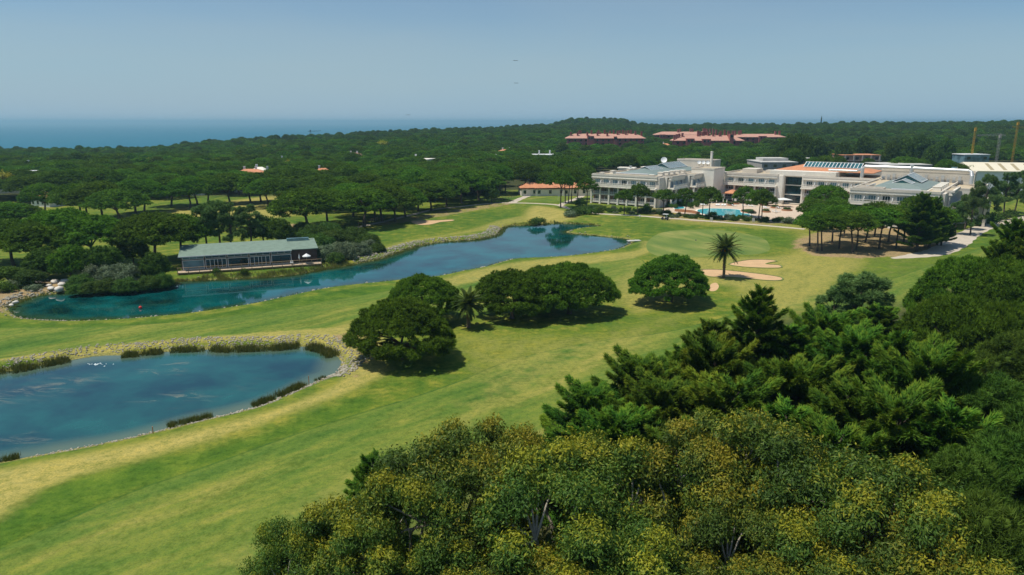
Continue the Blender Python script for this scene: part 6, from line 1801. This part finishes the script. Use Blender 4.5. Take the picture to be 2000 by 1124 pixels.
stones('riprap_stones', PB, [((-200,737),(0,728),110,.6,3.4,.06,.17),((0,728),(320,688),520,.8,3.9,.06,.18),((320,688),(593,678),700,.8,4.3,.06,.19),((593,678),(664,716),420,.3,4.4,.06,.2),
  ((664,716),(634,738),260,.0,3.2,.08,.24),((634,738),(415,815),300,.0,1.5,.06,.19),((415,815),(60,891),240,.0,.9,.05,.15)], M_ROCK, 'pale loose stones lining the near pond bank', 21)
stones('riprap_stones', PA, [((985,446),(837,478),620,.5,4.4,.11,.28),((837,478),(700,517),560,.5,4.2,.11,.28),((1110,457),(1216,470),240,.1,1.8,.10,.24),((1216,470),(1222,484),120,.0,2.0,.15,.35),((138,573),(19,603),200,.4,3.2,.12,.35),((160,627),(346,615),70,.0,.7,.10,.2),((30,616),(160,627),50,.0,.7,.1,.2),((1184,491),(848,541),120,0,.7,.08,.2)],
  M_ROCK, 'grey-white stones lining the long lake bank', 22)
def reeds(name, P, specs, seed, lab):
    rng = np.random.default_rng(seed); C, Dv, Tt, Ls = [], [], [], []
    parts = []
    for pxa, pxb, n, d0, d1, L, tb in specs:
        L = L*.72; n = int(n*1.0)
        p, d = bank_points(P, pxa, pxb, rng, n, d0, d1); z = np.maximum(bank_z(d), WL-.1)
        hv = .5 + .5*np.sin(p[:,0]*1.3 + 2*np.sin(p[:,1]*.9)) ; keep = rng.random(n) < .25 + .75*hv; p, z = p[keep], z[keep]; n = len(p)
        c = np.c_[p, z]; dr = np.tile([[0,0,1.]], (n,1)) + rng.normal(0,.12,(n,3))
        parts.append(blades(c, unit(dr), 5, L, .07, .22, rng, np.clip(tb+rng.normal(0,.12,n),0,1)))
    v, f, t = merge(parts); o = place(name, fast_mesh(name, v, f, M_REED, False, dict(tint=t))); tag(o, lab, 'reeds', None, 'stuff')
reeds('reeds', PB, [((-200,737),(0,728),500,-1.2,1.0,1.1,.45),((0,728),(130,705),700,-1.2,.9,1.1,.4),((245,695),(318,688),500,-1.2,.5,1.0,.4),((335,687),(400,684),450,-1.0,.5,1.0,.4),((412,684),(585,679),1200,-1.3,.6,1.1,.4),((598,679),(655,697),600,-1.4,.6,1.2,.45),
   ((600,751),(544,776),420,-.9,.5,.95,.35),((535,779),(497,795),260,-.9,.4,.9,.35),((415,815),(335,835),420,-.8,.4,.8,.35),((40,893),(-20,905),160,-.6,.4,.8,.35),((636,737),(620,743),60,-.4,.3,.6,.4)], 31, 'green reed clumps at the water line of the near pond')
reeds('reeds', PA, [((688,518),(392,549),2600,-1.0,2.4,.9,.62),((392,549),(300,553),500,-.8,1.0,.7,.6),((1000,442),(837,478),900,-1.0,.6,.8,.55),((837,478),(688,518),900,-1.0,.7,.7,.55),((1087,436),(1000,442),500,-.8,2.0,.8,.35),((1168,443),(1087,436),420,-.7,1.0,.7,.5),((1184,463),(1104,453),260,-.5,.4,.4,.5),
   ((1222,476),(1184,491),260,-.5,.5,.5,.35),((1184,491),(995,508),420,-.4,.3,.4,.35),((995,508),(848,541),700,-.5,.6,.55,.3),((848,541),(544,582),240,-.3,.3,.35,.4),((520,588),(470,598),200,-.5,.3,.6,.35),((400,608),(96,625),500,-.4,.2,.35,.4),((138,573),(19,603),500,-.8,1.2,.6,.5)], 32, 'brownish reeds and rushes fringing the long lake')
def boulder(px, py, r, lab, mat=None, g='whitish boulders at the lake head', seed=0):
    rng = np.random.default_rng(int(px*7+py)); V, Fc = ICO1; V = V*rng.uniform(.75,1.15,(len(V),1))*np.array([1.2,.9,.62])*r
    x, y = G(px, py); o = place('boulder', fast_mesh('boulder', V, Fc, mat or M_ROCKW), None, (x,y,r*.25), rng.uniform(0,6)); tag(o, lab, 'boulder', g)
for px, py, r, lab in [(130,553,1.1,'largest whitish boulder at the rocky lake head'),(121,558,.8,'whitish boulder leaning on the largest one'),(108,553,.9,'flat-topped whitish boulder among scrub'),(100,565,.7,'whitish boulder nearest the water at the lake head'),(78,552,.7,'small whitish boulder up the sandy bank'),
   (116,567,.9,'broad whitish boulder beside the water edge'),(143,549,.7,'whitish boulder under the green bush'),(30,592,.5,'small pale boulder on the lake tip bank'),(22,597,.4,'smallest pale boulder on the lake tip bank'),(90,548,.4,'pale stone in the scrub above the boulders'),(95,560,.6,'pale boulder between the scrub and the lake')]:
    boulder(px, py, r, lab)

# ------------------------------------------------------------------ shrubs, hedges
def shrub(px, py, r, h, k, lab, g, z=0.0, name='shrub'):
    x, y = G(px, py, z); o = place(name, SHRUB[k], None, (x,y,z-.05), random.uniform(0,6), (r,r,h)); return tag(o, lab, 'shrub', g)
rs = random.Random(9)
for i in range(78):        # planting between the hotel end wing and the path
    px = rs.uniform(1128, 1310); t = (px-1128)/182; py = rs.uniform(405+10*t, 414+8*t)
    shrub(px, py, rs.uniform(.6,1.5), rs.uniform(.6,1.6), rs.choice([0,1,1,3,2,4]), 'garden shrub in the bed between the hotel end wing and the path', 'shrubs before the hotel end wing')
for i in range(70):        # hedge line below the pool
    px = rs.uniform(1305, 1545); t = (px-1305)/240; py = 422.5+11.5*t+rs.uniform(-2,3)
    shrub(px, py, rs.uniform(.7,1.6), rs.uniform(.7,1.5), rs.choice([3,3,1,0,0,2]), 'shrub in the hedge line below the pool terrace', 'shrubs below the pool terrace')
for i in range(26):
    s, t = rs.uniform(30, 60), rs.uniform(30, 37); x, y = HW(s, t)
    o = place('shrub', SHRUB[rs.choice([0,1,3])], None, (x,y,.05), 0, (1.2,1.2,rs.uniform(.8,1.6))); tag(o, 'shrub in the bed against the long balcony range', 'shrub', 'shrubs against the balcony range')
for i in range(26):
    s, t = rs.uniform(30, 40), rs.uniform(2, 27); x, y = HW(s, t)
    o = place('shrub', SHRUB[rs.choice([0,1,3])], None, (x,y,.05), 0, (1.5,1.5,rs.uniform(1.0,2.4))); tag(o, 'dark shrub in the shade beside the stepped hotel side', 'shrub', 'shrubs beside the stepped side')
for px, py, r, h, k, lab in [(1050,437,3.2,1.8,1,'rounded green bush at the water edge of the lake top'),(1120,421,3.0,2.4,0,'green bush on the bank above the lake inlet'),(1112,424,2.4,2.0,2,'grey-green bush on the bank by the inlet'),(1135,418,3.0,2.4,1,'bush beside the path at the inlet'),(1155,419,2.6,2.0,3,'dark bush between the inlet and the path'),
   (1172,416,2.4,2.2,3,'dark bush under the hotel-corner pines'),(1134,404,2.6,3.0,3,'tall dark bush at the foot of the hotel-corner clump'),(1263,415,1.9,3.0,3,'dark rounded bush before the hotel columns'),(1540,437,2.2,1.9,2,'silvery bush at the end of the pool hedge'),(1392,421.5,1.6,1.4,1,'bright green clipped bush at the pool corner'),
   (1905,441,2.6,2.2,0,'green bush on the bank under the tall road pines'),(1925,436,3.2,2.6,1,'round green bush above the gravel road'),(1940,432,3.0,2.4,0,'green bush between road pines'),(1952,428,3.0,2.2,1,'bush near the warehouse end of the road bank'),(1975,424,2.8,2.4,0,'bush at the last road pine'),
   (25,565,2.0,1.6,2,'grey scrub bush above the lake tip'),(48,562,1.8,1.4,4,'low scrub on the sandy lake head'),(66,566,1.6,1.0,2,'grey-green scrub beside the boulders'),(10,572,2.2,1.8,3,'dark scrub bush on the sandy bank'),(40,548,2.2,2.0,0,'scrub bush beneath the round trees'),(75,560,1.2,.8,1,'small scrub plant between boulders'),
   (286,306,0,0,5,''),]:
    if r: shrub(px, py, r, h, k, lab, None)
# sedge-green palm-like clump below the deck
for px, py, lab in [(424,536,'spiky dark plant growing against the timber deck'),(480,536,'low plant under the deck railing')]:
    shrub(px, py, 1.1, 1.2, 3, lab, None)
# terrace-front small tree
x, y = G(1468, 424.5); e = empty('small_tree', (x,y,0)); tag(e, 'small round-headed tree standing at the near edge of the pool', 'tree')
MB().tube([(0,0,0),(0,.05,1.5)], [.1,.06], 6).obj('trunk', M_BARK, e); place('crown', SHRUB[2], e, (0,0,1.1), 0, (1.5,1.5,1.0))
# yellow mimosas and pale palms in the far forest
for px, py, r, lab in [(286,308,5,'bright yellow flowering tree standing out of the forest near the sea'),(569,306,4,'yellow-green flowering tree beside the small white house'),(522,283,5.5,'faint yellow tree on the skyline side of the forest'),(750,275,6,'yellow-green crown far back in the forest'),(3,350,5,'yellow-tinged tree at the frame edge above the clearing')]:
    rr = hidden_place(px, py, 12.5)
    if rr: o = place('flowering_tree', SHRUB[5], None, (rr[0], rr[1], rr[2]+6.5), 0, (r,r,r*1.0)); tag(o, lab, 'tree')
# a thin cypress on the skyline and darker emergent trees
for px, ptop, dist, H, R, lab in [(1605,227,1000,17,1.9,'thin pencil cypress standing up on the skyline')]:
    x, y, z = D(px, dist, ptop); g = float(T(x,y)); t = tree('cypress', CYP[0], x, y, R/6.0, (z-g)/14, 0, lab, 'cypress')
for i, (px, ptop, dist, R) in enumerate([(1545,262,430,7),(1560,256,445,7.5),(1575,264,440,6.5),(1600,268,455,7),(1530,270,440,6),(1690,262,470,7),(1770,268,430,7),(1800,262,450,7.5),(1745,275,420,6),(1825,280,420,6),(1850,268,430,6.5),(1650,276,430,6)]):
    x, y, z = D(px, dist, ptop); g = float(T(x,y)); 
    tree('round_tree', ROUND[[0,2,0,1][i % 4]], x, y, R/4.0, (z-g)/7.4, None, 'tall dark tree standing up behind the hotel estate', 'tree', 'tall dark trees behind the hotel estate')
for i, (px, ptop, dist, R) in enumerate([(1588,305,385,4.2),(1612,300,392,7),(1640,306,385,5),(1745,316,372,6),(1768,305,378,8),(1795,308,378,7),(1697,306,395,4.4),(1850,312,330,6),(1872,316,328,6),(1895,322,330,5),(1400,318,395,6),(1450,318,390,8),(1550,290,420,7)]):
    x, y, z = D(px, dist, ptop); g = float(T(x,y))
    tree('umbrella_pine', UMB[i % 5], x, y, R/6.0, (z-g)/10.6, None, 'umbrella pine standing among the service buildings behind the hotel', 'pine tree', 'umbrella pines behind the hotel'); HOLES.append((x, y, R))
# birds
bm_ = MB().add([(0,.12,0),(0,-.14,0),(.35,0,.10),(-.35,0,.10),(.62,-.05,.02),(-.62,-.05,.02),(0,0,.05)], [(0,2,6),(2,1,6),(0,6,3),(6,1,3),(0,4,2),(2,4,1),(3,5,0),(1,5,3)]).mesh('bird', M_DARK)
for px, py, d, lab in [(1007,119,210,'upper tiny dark bird high in the open sky'),(1008,163,230,'lower tiny dark bird high in the open sky'),(797,225,260,'tiny dark bird low over the sea')]:
    x, y, z = D(px, d, py); o = place('bird', bm_, None, (x,y,z), .4, 1.4); tag(o, lab, 'bird')
# ------------------------------------------------------------------ the pine forest: the nearest trees one by one, the rest one mass
FP = forest_points()
fwd = FP[:,1]*CT + (CAM_H - T(FP[:,0], FP[:,1]))*ST
fpx = 1000 + FPX*FP[:,0]/fwd
order = np.argsort(FP[:,1] + 1e4*((fpx < -20) | (fpx > 2020)))
NIND = 150
ind, rest = FP[order[:NIND]], FP[order[NIND:]]
rf = np.random.default_rng(5)
for i, (x, y) in enumerate(ind):
    R = rf.uniform(7.2, 9.6); h = rf.uniform(10.2, 13.4)
    tree('forest_pine', UMB[i % 5], float(x), float(y), R/6.0, h/10.6, None, 'umbrella pine in the closed canopy along the forest edge', 'pine tree', 'umbrella pines of the forest edge')

def forest_mass(P):
    n = len(P); me = bpy.data.meshes.new('pine_forest')
    me.vertices.add(n)
    co = np.c_[P, T(P[:,0], P[:,1]) - .1].astype(np.float32)
    me.vertices.foreach_set('co', co.ravel())
    sc = rf.uniform(1.08, 1.58, n)*np.where(rf.random(n) < .06, .75, 1)
    rz = rf.uniform(0, 2*PI, n); hz = rf.uniform(.80, 1.22, n)
    far = sm(P[:,1], 620, 1000); right = sm(P[:,0]/P[:,1], .30, .45)*sm(P[:,1], 480, 560)
    kind = np.where(rf.random(n) < .07 + .45*np.maximum(far, right*1.1), 4, rf.integers(0, 4, n))
    a = me.attributes.new('size', 'FLOAT', 'POINT'); a.data.foreach_set('value', sc.astype(np.float32))
    a = me.attributes.new('tall', 'FLOAT', 'POINT'); a.data.foreach_set('value', hz.astype(np.float32))
    a = me.attributes.new('turn', 'FLOAT', 'POINT'); a.data.foreach_set('value', rz.astype(np.float32))
    a = me.attributes.new('kind', 'INT', 'POINT'); a.data.foreach_set('value', kind.astype(np.int32))
    me.update()
    o = place('pine_forest', me)
    ng = bpy.data.node_groups.new('pine_forest', 'GeometryNodeTree')
    ng.interface.new_socket('Geometry', in_out='INPUT', socket_type='NodeSocketGeometry')
    ng.interface.new_socket('Geometry', in_out='OUTPUT', socket_type='NodeSocketGeometry')
    gi = ng.nodes.new('NodeGroupInput'); go = ng.nodes.new('NodeGroupOutput')
    iop = ng.nodes.new('GeometryNodeInstanceOnPoints')
    g2i = ng.nodes.new('GeometryNodeJoinGeometry')
    for ob, _ in reversed(FOREST):
        oi = ng.nodes.new('GeometryNodeObjectInfo'); oi.inputs['Object'].default_value = ob; oi.inputs['As Instance'].default_value = True
        ng.links.new(oi.outputs['Geometry'], g2i.inputs[0])
    def attr(nm, ty):
        q = ng.nodes.new('GeometryNodeInputNamedAttribute'); q.data_type = ty; q.inputs['Name'].default_value = nm; return q.outputs['Attribute']
    ng.links.new(gi.outputs[0], iop.inputs['Points'])
    ng.links.new(g2i.outputs[0], iop.inputs['Instance'])
    iop.inputs['Pick Instance'].default_value = True
    ng.links.new(attr('kind', 'INT'), iop.inputs['Instance Index'])
    cx = ng.nodes.new('ShaderNodeCombineXYZ'); ng.links.new(attr('turn', 'FLOAT'), cx.inputs['Z'])
    ng.links.new(cx.outputs[0], iop.inputs['Rotation'])
    sx = ng.nodes.new('ShaderNodeCombineXYZ')
    for k_ in 'XY': ng.links.new(attr('size', 'FLOAT'), sx.inputs[k_])
    ng.links.new(attr('tall', 'FLOAT'), sx.inputs['Z']); ng.links.new(sx.outputs[0], iop.inputs['Scale'])
    ng.links.new(iop.outputs[0], go.inputs[0])
    md = o.modifiers.new('forest', 'NODES'); md.node_group = ng
    tag(o, 'dense umbrella pine forest stretching back to the ridge and the sea', 'forest', None, 'stuff')
    return o
forest_mass(rest)
print('FOREST', len(ind), len(rest))
# ------------------------------------------------------------------ tell the members of small look-alike groups apart by their order in the row
ORD = 'first second third fourth fifth sixth seventh eighth ninth tenth eleventh twelfth thirteenth fourteenth fifteenth sixteenth seventeenth eighteenth nineteenth twentieth'.split()
by = {}
for o in COL.objects:
    if o.parent is None and 'label' in o.keys() and 'category' in o.keys(): by.setdefault(o['label'], []).append(o)
def px_of(o):
    x, y, z = o.location; return 1000 + FPX*x/(y*CT + (CAM_H - z)*ST)
for lab, os_ in by.items():
    if 1 < len(os_) <= 20:
        os_.sort(key=px_of)
        short = ' '.join(lab.split()[:12])
        for i, o in enumerate(os_): o['label'] = short + ', ' + ORD[i] + ' from left'
